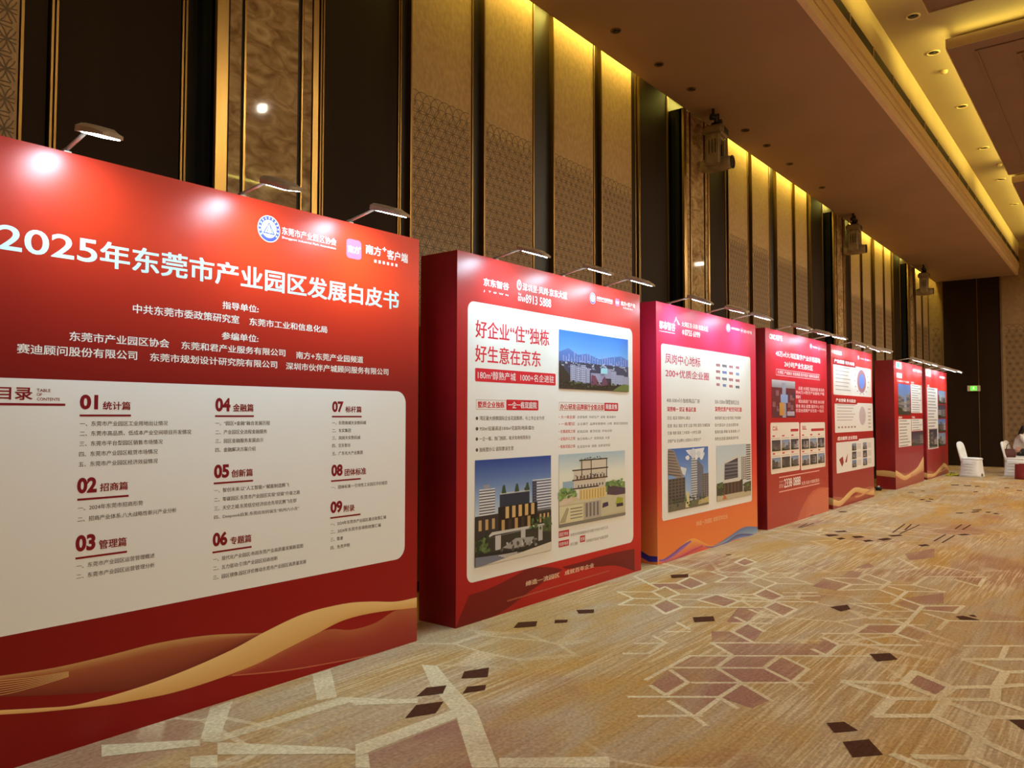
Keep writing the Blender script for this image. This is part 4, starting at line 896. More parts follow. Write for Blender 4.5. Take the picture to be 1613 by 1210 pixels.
p.r(0, 0, 1, .10, (188, 176, 150)); p.p([(0, .1), (.14, .12), (.16, .34), (0, .32)], (70, 68, 56)); p.p([(.76, .1), (1, .08), (1, .28), (.8, .26)], (84, 78, 62)); p.p([(.15, .02), (.28, .02), (.2, .12)], (196, 110, 60))
p.speckle(20, .0, .1, .18, .32, [(60, 84, 48), (84, 108, 60), (48, 62, 42), (104, 124, 74)], .03, 12); p.speckle(20, .76, .08, .99, .26, [(60, 84, 48), (84, 108, 60), (48, 62, 42), (104, 124, 74)], .03, 13)
p.build(B3)
a = Art(.0018)
c_, d_ = on_x(1096.7, 821.4, XB), on_x(1096.7, 829, XB)
a.text('缔造一流园区 成就百年企业', c_.y, d_.z, bp(1146, 815)[0], c_.z, (248, 196, 150), .015); a.build('foot_slogan', B3)

# ---- board four
B4 = board(10.83, 13.68, 2.850, 'fourth red board, solid crimson with white headline and twin picture cards')
a = Art()
a.grid(10.83, 0, 13.68, 2.85, lambda u, v: ramp3([(0, (176, 62, 50)), (.25, (170, 46, 42)), (.5, (176, 24, 34)), (.8, (212, 34, 54)), (1, (214, 40, 70))], v), 4, 24); a.step()
G4 = cp((1180, 660, 6.367))
def grow(p): return [G4(*q) for q in p]
a.poly(grow([(480,1030),(510,940),(545,860),(590,780),(640,720),(700,688),(740,682),(795,690),(795,925)]), (196, 92, 66)); a.step()
for k in range(16):
    s_ = k*15; a.strip(grow([(560+k*5, 985-k*3+8), (600+s_*.35, 800+s_*.9), (690+s_*.2, 715+s_), (795, 692+s_)]), grow([(560+k*5, 991-k*3+8), (600+s_*.35, 806+s_*.9), (690+s_*.2, 720+s_), (795, 698+s_)]), (226, 128, 98), (226, 128, 98))
a.build('printed_background', B4)
a = Art(.0014)
a.tpx('CIMC', 1211.5, 525.2, 533.6, 1221, LW, .05); a.tpx('中集产城', 1222, 527, 536, 1231.8, LW, .03); a.build('developer_logo', B4)
a = Art(.0014)
emblem(a, 1277.2, 545.2, 1.8, 4); a.tpx('产业园区协会', 1279.6, 545, 548, 1287.6, LW, .01); app_icon(a, 1288.6, 545.5, 552.5, 1291); a.tpx('南方+客户端', 1291.8, 548, 551.6, 1300.2, LW, .01); a.build('association_emblem', B4)
a = Art(.0014)
a.tpx('45万㎡大湾区数字产业示范基地', 1221.7, 551.4, 560.6, 1291.6, LW, .02, 3); a.tpx('24小时产业生态社区', 1235.4, 568.6, 577.8, 1280, LW, .02, 3)
q = photo_frame(1222, 580.6, 591.2, 1291); w = .012
for rr_ in ((q[0], q[1], q[2], q[1]+w), (q[0], q[3]-w, q[2], q[3]), (q[0], q[1], q[0]+w, q[3]), (q[2]-w, q[1], q[2], q[3])): a.rect(*rr_, (244, 170, 176))
a.tpx('大湾区 产城融合 智能制造 数字经济 创新研发基地', 1224.4, 583.2, 588.6, 1289.6, (250, 214, 216), .025)
a.build('slogan', B4)
a = Art(.0014)
for t_, x0, yc, x1 in (('总建 大湾区 智能制造 新高地', 1257.4, 611.4, 1298), ('约45万㎡数字产业基地 产城', 1253.6, 617.6, 1298), ('聚集地', 1253.6, 625, 1261), ('规划高层厂房 研发 办公楼', 1257.4, 632, 1298), ('宿舍 商业 配套 服务中心 社区', 1253.6, 639.6, 1297.6), ('打造全周期产业生态 一站式', 1253.6, 646.6, 1297.2)): a.tpx(t_, x0, yc-2.8, yc+2.8, x1, (250, 206, 208), .015)
a.build('body_text', B4)
p = Pic(photo_frame(1215.2, 597.6, 658, 1252)); p.sky([(0, (90, 60, 70)), (.7, (120, 110, 120)), (1, (190, 190, 196))]); rr = random.Random(5)
p.r(0, 0, 1, .8, (104, 40, 50)); p.a.step()
for k in range(16): u = rr.uniform(0, .9); v = rr.uniform(.05, .6); p.r(u, v, u+.12, v+.14, rr.choice([(80, 50, 66), (140, 90, 96), (60, 50, 70), (120, 60, 60)]))
p.a.step(); p.r(.42, 0, .58, .94, (150, 150, 170)); p.r(.35, .4, .66, .62, (140, 160, 206)); p.r(.30, .06, .5, .4, (196, 140, 70)); p.r(.62, .05, .95, .17, (170, 160, 180)); p.build(B4)
for x0, x1, xm in ((1213.8, 1259.3, 0), (1260.9, 1299.7, 1)):
    t_, b_ = (666, 747.6) if xm == 0 else (665.8, 741.4)
    yl, yr_ = bp(x0, 700)[0], bp(x1, 700)[0]; zt_, zb_ = bp(x0, t_)[1], bp(x0, b_)[1]
    a = Art(.0012); a.rrect(yl, zb_, yr_, zt_, .035, (232, 218, 204)); a.step()
    w_, h_ = yr_-yl, zt_-zb_
    a.rect(yl+w_*.07, zt_-h_*.15, yl+w_*.24, zt_-h_*.135, (200, 70, 70)); a.text('园区' if xm else '产品', yl+w_*.07, zt_-h_*.13, yl+w_*.22, zt_-h_*.07, (200, 70, 70), .02)
    a.rect(yl+w_*(.42 if xm else .68), zt_-h_*.19, yl+w_*.96, zt_-h_*.135, (186, 50, 56))
    for j in range(2):
        for k in range(3): a.rect(yl+w_*(.06+k*.32), zt_-h_*(.28+j*.345), yl+w_*(.14+k*.32), zt_-h_*(.25+j*.345), (206, 80, 80)); a.rect(yl+w_*(.04+k*.32), zt_-h_*(.315+j*.345), yl+w_*(.30+k*.32), zt_-h_*(.308+j*.345), (150, 130, 124))
    a.build('picture_card', B4)
    for j in range(2):
        for k in range(3): small_photo((yl+w_*(.04+k*.32), zt_-h_*(.56+j*.345), yl+w_*(.32+k*.32), zt_-h_*(.345+j*.345)), B4, 0 if (j+k) % 2 else 1, random.Random(20+xm*6+j*3+k))
a = Art(.0014)
for yl in (752.4, 775.4):
    c_ = on_x(1227, yl, XB); a.rect(c_.y, c_.z-.008, bp(1290.7, 745)[0], c_.z+.008, (236, 170, 158))
a.tpx('咨询热线', 1227.2, 757.8, 760.8, 1233.8, (240, 190, 180), .01); a.tpx('0769', 1227.2, 763, 769.6, 1234, (240, 190, 180), .0); a.tpx('2338 0888', 1235, 754.8, 768.8, 1260.9, LW, .008, 3); a.tpx('东莞·凤岗·中集智慧谷', 1262.5, 759, 764.8, 1290.2, (240, 196, 188), .02)
a.build('phone_text', B4)

def gold_wave(art, y0, y1, ctrl):
    """gold ribbon over a paler veil across a board's foot; ctrl rows are (share of width, middle height, thickness)"""
    def at(u):
        for (u0, m0, t0), (u1, m1, t1) in zip(ctrl, ctrl[1:]):
            if u <= u1+1e-9:
                k = ctrl.index((u0, m0, t0)); f = (u-u0)/(u1-u0)
                pm = ctrl[max(k-1, 0)][1]; pn = ctrl[min(k+2, len(ctrl)-1)][1]
                m = .5*(2*m0+(m1-pm)*f+(2*pm-5*m0+4*m1-pn)*f*f+(3*m0-pm-3*m1+pn)*f**3)
                return m, t0+(t1-t0)*f
        return ctrl[-1][1:]
    n = 40; us = [k/n for k in range(n+1)]; ys = [y0+(y1-y0)*u for u in us]
    pk = max(c[1] for c in ctrl)
    art.strip([(y, pk*.75+.05*math.sin(u*7+2)) for y, u in zip(ys, us)], [(y, .03) for y in ys], (176, 92, 66), (152, 54, 44)); art.step()
    art.strip([(y, at(u)[0]+at(u)[1]/2) for y, u in zip(ys, us)], [(y, max(.012, at(u)[0]-at(u)[1]/2)) for y, u in zip(ys, us)], (232, 196, 136), (208, 154, 96)); art.step()
    art.strip([(y, pk*.62+.03*math.sin(u*8)) for y, u in zip(ys, us)][n//2:], [(y, pk*.46+.03*math.sin(u*8)) for y, u in zip(ys, us)][n//2:], (214, 160, 112), (192, 118, 80))

def far_board(y0, y1, h, label, ctrl, side, top=(226, 56, 48), foot=(150, 40, 40)):
    t = board(y0, y1, h, label); a = Art()
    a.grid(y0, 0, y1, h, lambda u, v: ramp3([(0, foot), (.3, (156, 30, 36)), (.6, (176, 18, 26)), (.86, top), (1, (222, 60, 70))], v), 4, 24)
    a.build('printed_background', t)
    a = Art(.0012); gold_wave(a, y0, y1, ctrl); a.build('printed_ribbon', t)
    a = Art(.0006, lambda u, z, o: (u, y0-o, z)); a.strip([(-4.39, side+.05), (-4.25, side+.06), (-4.1, side+.05), (-4.0, side+.03)], [(-4.39, side-.06), (-4.25, side-.07), (-4.1, side-.08), (-4.0, side-.09)], (214, 180, 120), (190, 140, 92))
    a.build('printed_side', t)
    return t
# ---- board five
B5 = far_board(13.93, 16.68, 2.842, 'fifth red board, three stacked white chart panels and a gold ribbon foot', [(0,.12,.10),(.15,.07,.10),(.35,.17,.11),(.5,.23,.09),(.7,.17,.10),(1,.08,.10)], .16)
a = Art(.0016)
a.tpx('中集智慧谷', 1309.6, 550.2, 556.6, 1325.6, LW, .04); emblem(a, 1352, 563.5, 1.3, 3.6); a.tpx('产业园区协会', 1354, 563.5, 566, 1361, LW, .01); app_icon(a, 1362, 563.5, 569, 1364.2); a.tpx('南方+客户端', 1365, 565.4, 568.4, 1371.5, LW, .01)
a.build('association_emblem', B5)
for k, (t_, b_, lab) in enumerate(((571, 621.5, '产业规模 领先布局'), (633, 682, '产业空间 多元组合'), (694.6, 746.7, '成功案例 企业首选'))):
    yl, yr_ = bp(1313+k*1.6, 640)[0], bp(1373+k*1.4, 640)[0]; zt_, zb_ = bp(1313+k*1.6, t_)[1], bp(1313+k*1.6, b_)[1]
    w_, h_ = yr_-yl, zt_-zb_
    a = Art(.0012); a.rrect(yl, zb_, yr_, zt_, .03, (230, 224, 220)); a.step()
    if k == 0:
        for j in range(7): a.rect(yl+w_*.05, zt_-h_*(.10+j*.12), yl+w_*(.42-.03*(j % 3)), zt_-h_*(.125+j*.12), (166, 150, 152))
        cy_, cz_ = yl+w_*.72, zb_+h_*.52; a.disc(cy_, cz_, w_*.125, h_*.40, (170, 120, 130)); a.step(); a.disc(cy_, cz_, w_*.075, h_*.25, (112, 140, 220)); a.step()
        for j in range(14): aa = j*.45; a.rect(cy_+w_*.19*math.cos(aa)-.03, cz_+h_*.44*math.sin(aa)-.012, cy_+w_*.19*math.cos(aa)+.03, cz_+h_*.44*math.sin(aa)+.012, (150, 130, 140))
    elif k == 1:
        for j in range(6): a.rect(yl+w_*.05, zt_-h_*(.08+j*.10), yl+w_*(.50-.04*(j % 3)), zt_-h_*(.105+j*.10), (176, 160, 158))
        a.disc(yl+w_*.70, zb_+h_*.55, w_*.09, h_*.33, (196, 176, 180)); a.step()
        for j in range(6): a.rect(yl+w_*.86, zb_+h_*(.12+j*.13), yl+w_*.94, zb_+h_*(.17+j*.13), (186, 166, 166)); a.rect(yl+w_*(.07+j*.08), zb_+h_*.14, yl+w_*(.11+j*.08), zb_+h_*.2, (170, 120, 120))
    else:
        a.poly([(yl+w_*.06, zb_+h_*.42), (yl+w_*.15, zb_+h_*.50), (yl+w_*.17, zb_+h_*.3), (yl+w_*.13, zb_+h_*.18)], (150, 40, 40)); a.poly([(yl+w_*.2, zb_+h_*.3), (yl+w_*.27, zb_+h_*.58), (yl+w_*.25, zb_+h_*.3)], (160, 50, 46))
        for j in range(3):
            for i in range(2):
                for l_ in range(4): a.rect(yl+w_*(.51+i*.29), zt_-h_*(.16+j*.27+l_*.045), yl+w_*(.62+i*.29), zt_-h_*(.175+j*.27+l_*.045), (176, 150, 150))
    a.build('chart_panel', B5)
    if k == 2:
        for j in range(3):
            for i in range(2): small_photo((yl+w_*(.38+i*.29), zt_-h_*(.36+j*.27), yl+w_*(.49+i*.29), zt_-h_*(.13+j*.27)), B5, j, random.Random(40+j*2+i))
    a = Art(.0020); a.rect(yl-.01, zt_-.03, yl+w_*.56, zt_+h_*.16, (176, 20, 30)); a.step(); a.text(lab, yl+w_*.03, zt_+.0, yl+w_*.52, zt_+h_*.12, LW, .03); a.build('panel_banner', B5)
# ---- board six
B6 = far_board(18.52, 21.50, 2.83, 'sixth red board, standing after the gap, city photo and white text cards', [(0,.36,.12),(.15,.27,.12),(.3,.20,.10),(.5,.23,.10),(.75,.29,.16),(1,.46,.28)], .35)
a = Art(.0014)
q = photo_frame(1410.8, 569.4, 579.8, 1419.8); a.rect(*q, (232, 240, 236)); a.o += .0006; a.rect(q[0]+.12, q[1]+.12, q[2]-.2, q[3]-.12, (60, 160, 120)); a.o -= .0006
a.tpx('东莞市产业园区协会', 1437.4, 580.6, 585.2, 1452, LW, .02); q = photo_frame(1412.2, 587, 594.8, 1420.4); a.rect(*q, (240, 236, 234)); a.tpx('生态科技 产业园区', 1413, 598, 601.2, 1432, LW, .03); a.tpx('园区简介', 1434.6, 601, 604, 1439.5, LW, .03); a.build('developer_logo', B6)
def text_card(par, x0, t_, b_, x1, rows, rnd):
    q = photo_frame(x0, t_, b_, x1); a = Art(.0012); a.rect(*q, (230, 226, 222)); a.step(); w_, h_ = q[2]-q[0], q[3]-q[1]
    for j in range(rows): a.rect(q[0]+w_*.07, q[3]-h_*(j+.75)/rows, q[0]+w_*rnd.uniform(.6, .93), q[3]-h_*(j+.42)/rows, (150, 140, 140))
    a.build('text_card', par)
rr = random.Random(8)
text_card(B6, 1434.5, 605, 650.4, 1451.6, 12, rr); text_card(B6, 1415, 660.4, 705, 1434.9, 9, rr); text_card(B6, 1435.6, 660, 679.4, 1453, 5, rr)
small_photo(photo_frame(1414, 604, 653.6, 1433.4), B6, 2, random.Random(61)); small_photo(photo_frame(1436, 680.6, 703, 1453.6), B6, 1, random.Random(62))
a = Art(.0014); a.tpx('园区优势', 1415.4, 656.2, 659.4, 1421, LW, .03); a.tpx('产业定位', 1436, 655.8, 658.8, 1441, LW, .03); a.build('card_headings', B6)
# ---- board seven
B7 = far_board(21.90, 24.85, 2.815, 'last red board by the white chair, tall white card and photo column', [(0,.10,.10),(.3,.07,.08),(.6,.18,.12),(.8,.25,.12),(1,.12,.10)], .14)
a = Art(.0014)
q = photo_frame(1457.8, 580.6, 592, 1465.6); a.rect(*q, (226, 238, 226)); a.o += .0006; a.rect(q[0]+.14, q[1]+.12, q[2]-.25, q[3]-.12, (110, 170, 70)); a.o -= .0006
a.tpx('东莞市产业园区协会', 1479.6, 592, 595.6, 1489, LW, .02); a.tpx('园区', 1460.6, 606, 609, 1463.6, LW, .03); a.build('developer_logo', B7)
text_card(B7, 1459.9, 609.6, 708.7, 1476.4, 20, rr)
small_photo(photo_frame(1463.5, 677, 705, 1476), B7, 1, random.Random(71), .0024)
for k in range(4): small_photo(photo_frame(1477.4, 615+k*22.5, 636+k*22.5, 1489.2), B7, k, random.Random(72+k))

bpy.data.objects.remove(_to)

# ------------------------------------------------------------------ arm lamps over the boards
def arm_lamp(y, h, label, droop=21, reach=.22, rise=.065, roll=0):
    """folding arm clamped on the board's top edge with a flat flood head hanging outward and down"""
    t = thing('arm_lamp', label, 'display lamp', (XB-.03, y, h), 'arm lamps over the boards')
    ang = math.radians(droop); hx, hz = reach+.03, rise
    b = MB(); b.box((-.06, -.018, .0005), (.022, .018, .010)); b.bevel(.002, 1); b.build('clamp', STEEL, t)
    b = MB(); b.tube([(-.02, 0, .018), (.02, 0, .021), (hx*.55, 0, .018+(hz-.018)*.55), (hx, 0, hz)], [.011, .010, .0095, .0095], 10); b.build('arm', STEEL, t)
    # head: octagonal section, wide in y, tapering to a wedge nose
    ca, sa = math.cos(ang), math.sin(ang)
    cr, sr = math.cos(math.radians(roll)), math.sin(math.radians(roll))
    def P(l, y_, z_):
        y_, z_ = y_*cr - z_*sr, y_*sr + z_*cr
        return (hx + l*ca + z_*sa, y_, hz - l*sa + z_*ca)
    rings = []
    for l, w, tp, bt in ((-.018, .040, .020, -.012), (0, .056, .030, -.014), (.06, .060, .032, -.012), (.20, .060, .028, -.011), (.262, .052, .012, -.011), (.275, .044, .0, -.010)):
        rings.append([P(l, w, bt), P(l, w, tp*.45), P(l, w*.55, tp), P(l, -w*.55, tp), P(l, -w, tp*.45), P(l, -w, bt)])
    b = MB(); b.loft(rings, smooth=False); head = b.build('lamp_head', STEEL, t)
    b = MB(); b.box((.055, -.048, -.0155), (.240, .048, -.0125))
    for v in b.bm.verts: v.co = Vector(P(v.co.x, v.co.y, v.co.z))
    b.build('lens', LENS, head)
    b = MB()
    for s in (-.03, -.01, .01, .03):
        b.box((-.021, s-.006, .0), (-.017, s+.006, .018))
    for v in b.bm.verts: v.co = Vector(P(v.co.x, v.co.y, v.co.z))
    b.build('vent_slots', BLACKP, head)
    b = MB(); b.tube([(hx, -.030, hz), (hx, .030, hz)], .015, 12); b.build('hinge_knob', STEEL, t)
    c0 = Vector(P(.06, 0, -.019)); n = Vector((-.28, 0, -1.25))
    area('lamp_beam', c0, c0+n, .09, .09, LAMP_W, COOL, math.radians(150), parent=t)
    return t
BN = ['the largest red board', 'the second red board', 'the pink third board', 'the crimson fourth board', 'the fifth board', 'the sixth board', 'the last board']
PN = ['nearest the camera of its three', 'middle of its three', 'farthest of its three']
LY = [(1.589, 2.547, 3.351), (4.876, 5.835, 6.588), (7.93, 8.94, 9.75), (11.33, 12.30, 13.10), (14.40, 15.40, 16.15), (19.05, 20.05, 20.85), (22.40, 23.40, 24.20)]
LH = [2.872, 2.868, 2.848, 2.850, 2.842, 2.83, 2.815]
DR_ = [17, 20, 18, 19, 19, 19, 20, 17, 19, 18, 17, 16, 22, 24, 16, 20, 22, 20, 20, 22, 18]
ROLL_ = [0, 14, 4, 0, 0, 0, 2, 22, 6, 26, 20, 0, 26, 22, 28, 24, 28, 18, 26, 24, 0]
k = 0
for i in range(7):
    for j in range(3):
        arm_lamp(LY[i][j], LH[i], 'arm lamp on %s, %s' % (BN[i], PN[j]), DR_[k], .20 if (i, j) == (0, 0) else .235, .06 if k != 1 else .045, ROLL_[k]*.6); k += 1

# ------------------------------------------------------------------ far end of the hall
def covered_chair(x, y, rz, label):
    t = thing('banquet_chair', label, 'chair', (x, y, 0), 'white covered banquet chairs'); t.rotation_euler = (0, 0, rz)
    # local: faces +x; seat .46 high, back leaning, skirt flared to the floor
    def ring(cx, cy_, hx, hy, z, n=28, p=3.2, wav=0.0, ph=0):
        o = []
        for k in range(n):
            a_ = 2*math.pi*k/n; c, s = math.cos(a_), math.sin(a_)
            q = (abs(c)**p+abs(s)**p)**(-1/p)*(1+wav*math.sin(a_*7+ph))
            o.append((cx+c*q*hx, cy_+s*q*hy, z))
        return o
    b = MB(); b.loft([ring(.01, 0, .285, .255, .0, wav=.035), ring(.01, 0, .265, .24, .06, wav=.03), ring(.005, 0, .245, .225, .22, wav=.015), ring(0, 0, .235, .215, .40), ring(0, 0, .232, .213, .445), ring(0, 0, .215, .20, .462)])
    sk = b.build('skirt', SHEET, t)
    b = MB()
    for z0 in (.12, .20, .28, .35):
        b.tube([(-.16, -.222-.09*(.40-z0), z0), (-.02, -.232-.09*(.40-z0), z0+.012), (.15, -.224-.09*(.40-z0), z0-.004)], [.003, .010, .003], 8)
    b.build('cloth_fold', SHEET, sk)
    b = MB(); b.loft([ring(.27, 0, .012, .13, .0, 14), ring(.262, 0, .012, .10, .07, 14), ring(.25, 0, .010, .05, .115, 14)]); b.build('skirt_opening', LATT, sk)
    b = MB(); b.loft([ring(0.01, 0, .225, .205, .455, p=4), ring(0.01, 0, .232, .212, .475, p=4), ring(.0, 0, .215, .195, .497, p=4), ring(-.01, 0, .16, .15, .505, p=4)]); b.build('seat', SHEET, t)
    b = MB(); rr_ = []
    for z, hw, hd in ((.40, .205, .050), (.55, .205, .046), (.70, .21, .042), (.80, .205, .040), (.87, .175, .036), (.905, .12, .03), (.92, .05, .018)):
        cx = -.185-(z-.45)*.24; rr_.append(ring(cx, 0, hd, hw, z, 24, 2.6))
    b.loft(rr_); b.build('backrest', SHEET, t)
    return t
p1 = on_floor(1531, 751)
covered_chair(p1.x, p1.y, math.radians(-14), 'white cloth covered banquet chair standing alone before the dark far door')
p2 = on_floor(1600.5, 750.5)
covered_chair(p2.x, p2.y, math.radians(-8), 'white cloth covered banquet chair with the brown bag hung on its back')
p3 = on_floor(1604.5, 746.5)
covered_chair(p3.x, p3.y, math.radians(-8), 'white cloth covered banquet chair the seated person uses')
# bag on the chair back
BAGM = mat('brown_bag', (0.12, 0.03, 0.015), 0.5, noise=(14, (0.09, 0.02, 0.012), 3))
t = thing('handbag', 'reddish brown tote bag hanging on a white chair back at the far end', 'bag', (p2.x-.12, p2.y-.10, .46))
b = MB(); b.loft([[(-.12, -.04, .0), (.12, -.04, .0), (.12, .04, 0), (-.12, .04, 0)], [(-.14, -.055, .12), (.14, -.055, .12), (.14, .055, .12), (-.14, .055, .12)], [(-.115, -.03, .27), (.115, -.03, .27), (.115, .03, .27), (-.115, .03, .27)]], smooth=False); b.bevel(.012, 2); b.build('bag_body', BAGM, t)
for s in (-.032, .032):
    b = MB(); b.tube([(-.07, s, .26), (-.06, s, .36), (-.02, s, .41), (.02, s, .41), (.06, s, .36), (.07, s, .26)], .008, 8); b.build('bag_handle', BAGM, t)
# low red draped stand with white top
REDC = mat('red_cloth', (0.24, 0.015, 0.012), 0.7, noise=(7, (0.19, 0.010, 0.010), 3), bump=.2)
p4 = on_floor(1619, 754)
t = thing('draped_stand', 'low stand draped in dark red cloth with a white top, beside the chairs', 'stand', (p4.x, p4.y-.25, 0))
b = MB(); n = 48
b.loft([[( (.24+.012*math.sin(k*9*2*math.pi/n)*(1-z/.42))*(abs(math.cos(2*math.pi*k/n))**5+abs(math.sin(2*math.pi*k/n))**5)**-.2*math.cos(2*math.pi*k/n), (.24+.012*math.sin(k*9*2*math.pi/n)*(1-z/.42))*(abs(math.cos(2*math.pi*k/n))**5+abs(math.sin(2*math.pi*k/n))**5)**-.2*math.sin(2*math.pi*k/n), z) for k in range(n)] for z in (.0, .1, .25, .40, .42)]); b.build('red_skirt', REDC, t)
b = MB(); b.box((-.255, -.255, .385), (.255, .255, .455)); b.bevel(.02, 2); b.build('white_top', SHEET, t)
# yellow bundle and dark adaptor on the carpet
YEL = mat('yellow_strap', (0.55, 0.48, 0.02), 0.5, noise=(20, (0.40, 0.36, 0.02), 2))
q1_, q2_ = on_floor(1500.5, 748.6), on_floor(1519, 750)
t = thing('strap_bundle', 'small yellow green strap bundle on the carpet beside the lone white chair', 'strap', ((q1_.x+q2_.x)/2-.10, (q1_.y+q2_.y)/2-.26, 0))
b = MB(); rr = random.Random(4)
for k in range(5):
    pts = []
    for j in range(26):
        a_ = j/25*2*math.pi*1.5+k; pts.append(((.15+.012*k)*math.cos(a_)*(1-.1*k), .06*math.sin(a_*1.3+k*.7), .014+.010*k+.006*math.sin(a_*3)))
    b.tube(pts, .011, 8)
b.build('coil', YEL, t)
b = MB(); b.tube([(-.05, -.05, .03), (-.03, 0, .085), (0, .05, .03)], .014, 8); b.build('tie', BLACKP, t)
q3_ = on_floor(1489, 747.5)
t = thing('power_adaptor', 'black power adaptor lying on the carpet behind the last red board', 'adaptor', (q3_.x+.16, q3_.y+.05, 0))
b = MB(); b.box((-.07, -.04, 0), (.07, .04, .05)); b.bevel(.01, 2); b.build('adaptor_case', BLACKP, t)
b = MB(); b.tube([(.07, 0, .02), (.11, .03, .012), (.14, -.02, .010), (.17, .02, .010)], .007, 8); b.build('lead', BLACKP, t)
q5 = on_floor(1383.5, 772)
t = thing('cable_reel', 'dark cable heap on the carpet in the gap beside the sixth board', 'cable', (-4.25, 18.1, 0))
b = MB()
for k in range(4):
    b.tube([((.05+.008*k)*math.cos(j*.4), (.05+.008*k)*math.sin(j*.4), .012+.016*k) for j in range(17)], .010, 8)
b.build('coiled_cable', BLACKP, t)
b = MB(); b.box((-.02, -.02, .07), (.02, .02, .10)); b.bevel(.005, 2); b.build('plug', SHEET, t)

# seated person, back half-turned, reaching forward
SKIN = mat('skin', (0.55, 0.32, 0.22), 0.55, noise=(12, (0.50, 0.28, 0.19), 2))
TOP = mat('white_blouse', (0.66, 0.62, 0.57), 0.8, noise=(8, (0.58, 0.54, 0.49), 3), bump=.25)
PANT = mat('black_trousers', (0.012, 0.012, 0.014), 0.7, noise=(10, (0.018, 0.018, 0.02), 2))
HAIR = mat('black_hair', (0.010, 0.008, 0.007), 0.35, noise=(30, (0.02, 0.015, 0.012), 3, (1, 1, .1)))
def skin_mesh(name, chain_list, m, parent, sub=2):
    """chain_list: list of (points with radius, parent index or None) joined into one skinned surface"""
    me = bpy.data.meshes.new(name); vs = []; es = []; rs = []
    for pts, root in chain_list:
        prev = root
        for p_ in pts:
            vs.append(p_[:3]); rs.append(p_[3] if len(p_) == 4 else (p_[3], p_[4])); i = len(vs)-1
            if prev is not None: es.append((prev, i))
            prev = i
    me.from_pydata(vs, es, []); o = bpy.data.objects.new(name, me); C.objects.link(o); o.parent = parent
    md = o.modifiers.new('Skin', 'SKIN'); md.use_smooth_shade = True
    for i, r_ in enumerate(rs): me.skin_vertices[0].data[i].radius = r_ if isinstance(r_, tuple) else (r_, r_)
    me.skin_vertices[0].data[0].use_root = True
    s = o.modifiers.new('Subdivision', 'SUBSURF'); s.levels = sub; s.render_levels = sub
    me.materials.append(m); return o
pp = Vector((p3.x, p3.y, .025))
t = thing('person', 'person with dark hair in a white top and black trousers, seated and leaning forward', 'person', pp); t.rotation_euler = (0, 0, math.radians(-8))
# body: pelvis, spine, neck, head, arms, legs (one surface)
body = skin_mesh('body', [
  ([(0, 0, .58, .135, .15), (.03, 0, .72, .12, .145), (.08, 0, .88, .125, .16), (.12, 0, 1.0, .11, .15), (.15, 0, 1.08, .05), (.18, 0, 1.13, .05)], None),
  ([(.21, 0, 1.19, .075, .07), (.215, 0, 1.265, .085, .078), (.205, 0, 1.32, .055)], 5),
  ([(.12, -.17, 1.02, .062), (.24, -.21, .84, .048), (.33, -.2, .80, .042), (.47, -.13, .82, .034), (.52, -.12, .82, .03)], 3),
  ([(.12, .17, 1.02, .062), (.24, .21, .84, .048), (.33, .2, .80, .042), (.47, .13, .82, .034), (.52, .12, .82, .03)], 3),
  ([(.08, -.10, .575, .10), (.24, -.11, .565, .085), (.42, -.11, .555, .066), (.45, -.11, .42, .058), (.43, -.11, .25, .052), (.42, -.11, .09, .038), (.47, -.11, .04, .034), (.57, -.11, .03, .026)], 0),
  ([(.08, .10, .575, .10), (.24, .11, .565, .085), (.42, .11, .555, .066), (.45, .11, .42, .058), (.43, .11, .25, .052), (.42, .11, .09, .038), (.47, .11, .04, .034), (.57, .11, .03, .026)], 0)], SKIN, t)
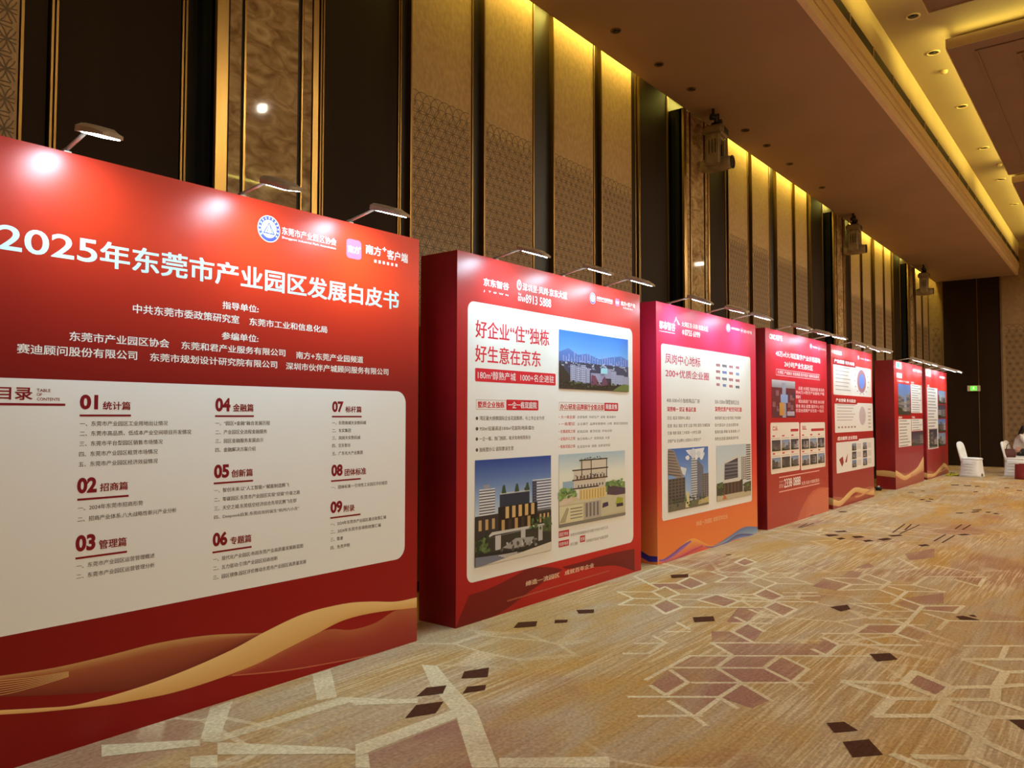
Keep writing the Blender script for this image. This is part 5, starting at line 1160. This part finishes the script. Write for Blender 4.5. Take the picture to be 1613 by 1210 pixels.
for s in (-1, 1):   # hands with five fingers
    h = [([(.50, s*.12, .82, .030, .022), (.57, s*.115, .815, .034, .016)], None)]
    for k, (dy, ln) in enumerate(((-.024, .05), (-.008, .065), (.009, .068), (.025, .06))):
        h.append(([(.60, s*.115+dy, .815, .009), (.60+ln*.55, s*.115+dy*1.2, .808, .0085), (.60+ln, s*.115+dy*1.25, .795, .007)], 1))
    h.append(([(.53, s*.115-s*.03, .812, .010), (.565, s*.115-s*.05, .803, .009), (.59, s*.115-s*.055, .797, .0075)], 0))
    skin_mesh('hand', h, SKIN, body, 1)
skin_mesh('blouse', [
  ([(0, 0, .55, .155, .17), (.03, 0, .72, .138, .163), (.08, 0, .88, .142, .178), (.12, 0, 1.0, .125, .165), (.145, 0, 1.06, .075)], None),
  ([(.12, -.175, 1.02, .074), (.24, -.212, .84, .06), (.33, -.2, .80, .054), (.44, -.145, .815, .046)], 3),
  ([(.12, .175, 1.02, .074), (.24, .212, .84, .06), (.33, .2, .80, .054), (.44, .145, .815, .046)], 3)], TOP, t)
skin_mesh('trousers', [
  ([(0, 0, .60, .15, .175), (.04, 0, .58, .14, .17)], None),
  ([(.10, -.10, .58, .112), (.24, -.11, .57, .097), (.42, -.11, .56, .078), (.452, -.11, .42, .07), (.432, -.11, .25, .064), (.425, -.11, .10, .056)], 1),
  ([(.10, .10, .58, .112), (.24, .11, .57, .097), (.42, .11, .56, .078), (.452, .11, .42, .07), (.432, .11, .25, .064), (.425, .11, .10, .056)], 1)], PANT, t)
skin_mesh('hair', [([(.185, 0, 1.30, .095, .088), (.165, 0, 1.25, .095, .092), (.125, 0, 1.17, .075, .085), (.085, 0, 1.08, .05, .085), (.055, 0, 1.0, .03, .07)], None)], HAIR, t)
for s in (-1, 1):
    b = MB(); b.tube([(.288, s*.03, 1.262), (.298, s*.03, 1.262)], .010, 8); b.build('eye', BLACKP, body)
    b = MB(); b.tube([(.20, s*.078, 1.235), (.205, s*.084, 1.25), (.20, s*.08, 1.27)], [.008, .014, .009], 8); b.build('ear', SKIN, body)
b = MB(); b.tube([(.29, 0, 1.262), (.308, 0, 1.232), (.295, 0, 1.222)], [.007, .014, .008], 8); b.build('nose', SKIN, body)
b = MB(); b.tube([(.278, -.022, 1.195), (.288, 0, 1.193), (.278, .022, 1.195)], [.003, .007, .003], 8); b.build('mouth', BAGM, body)
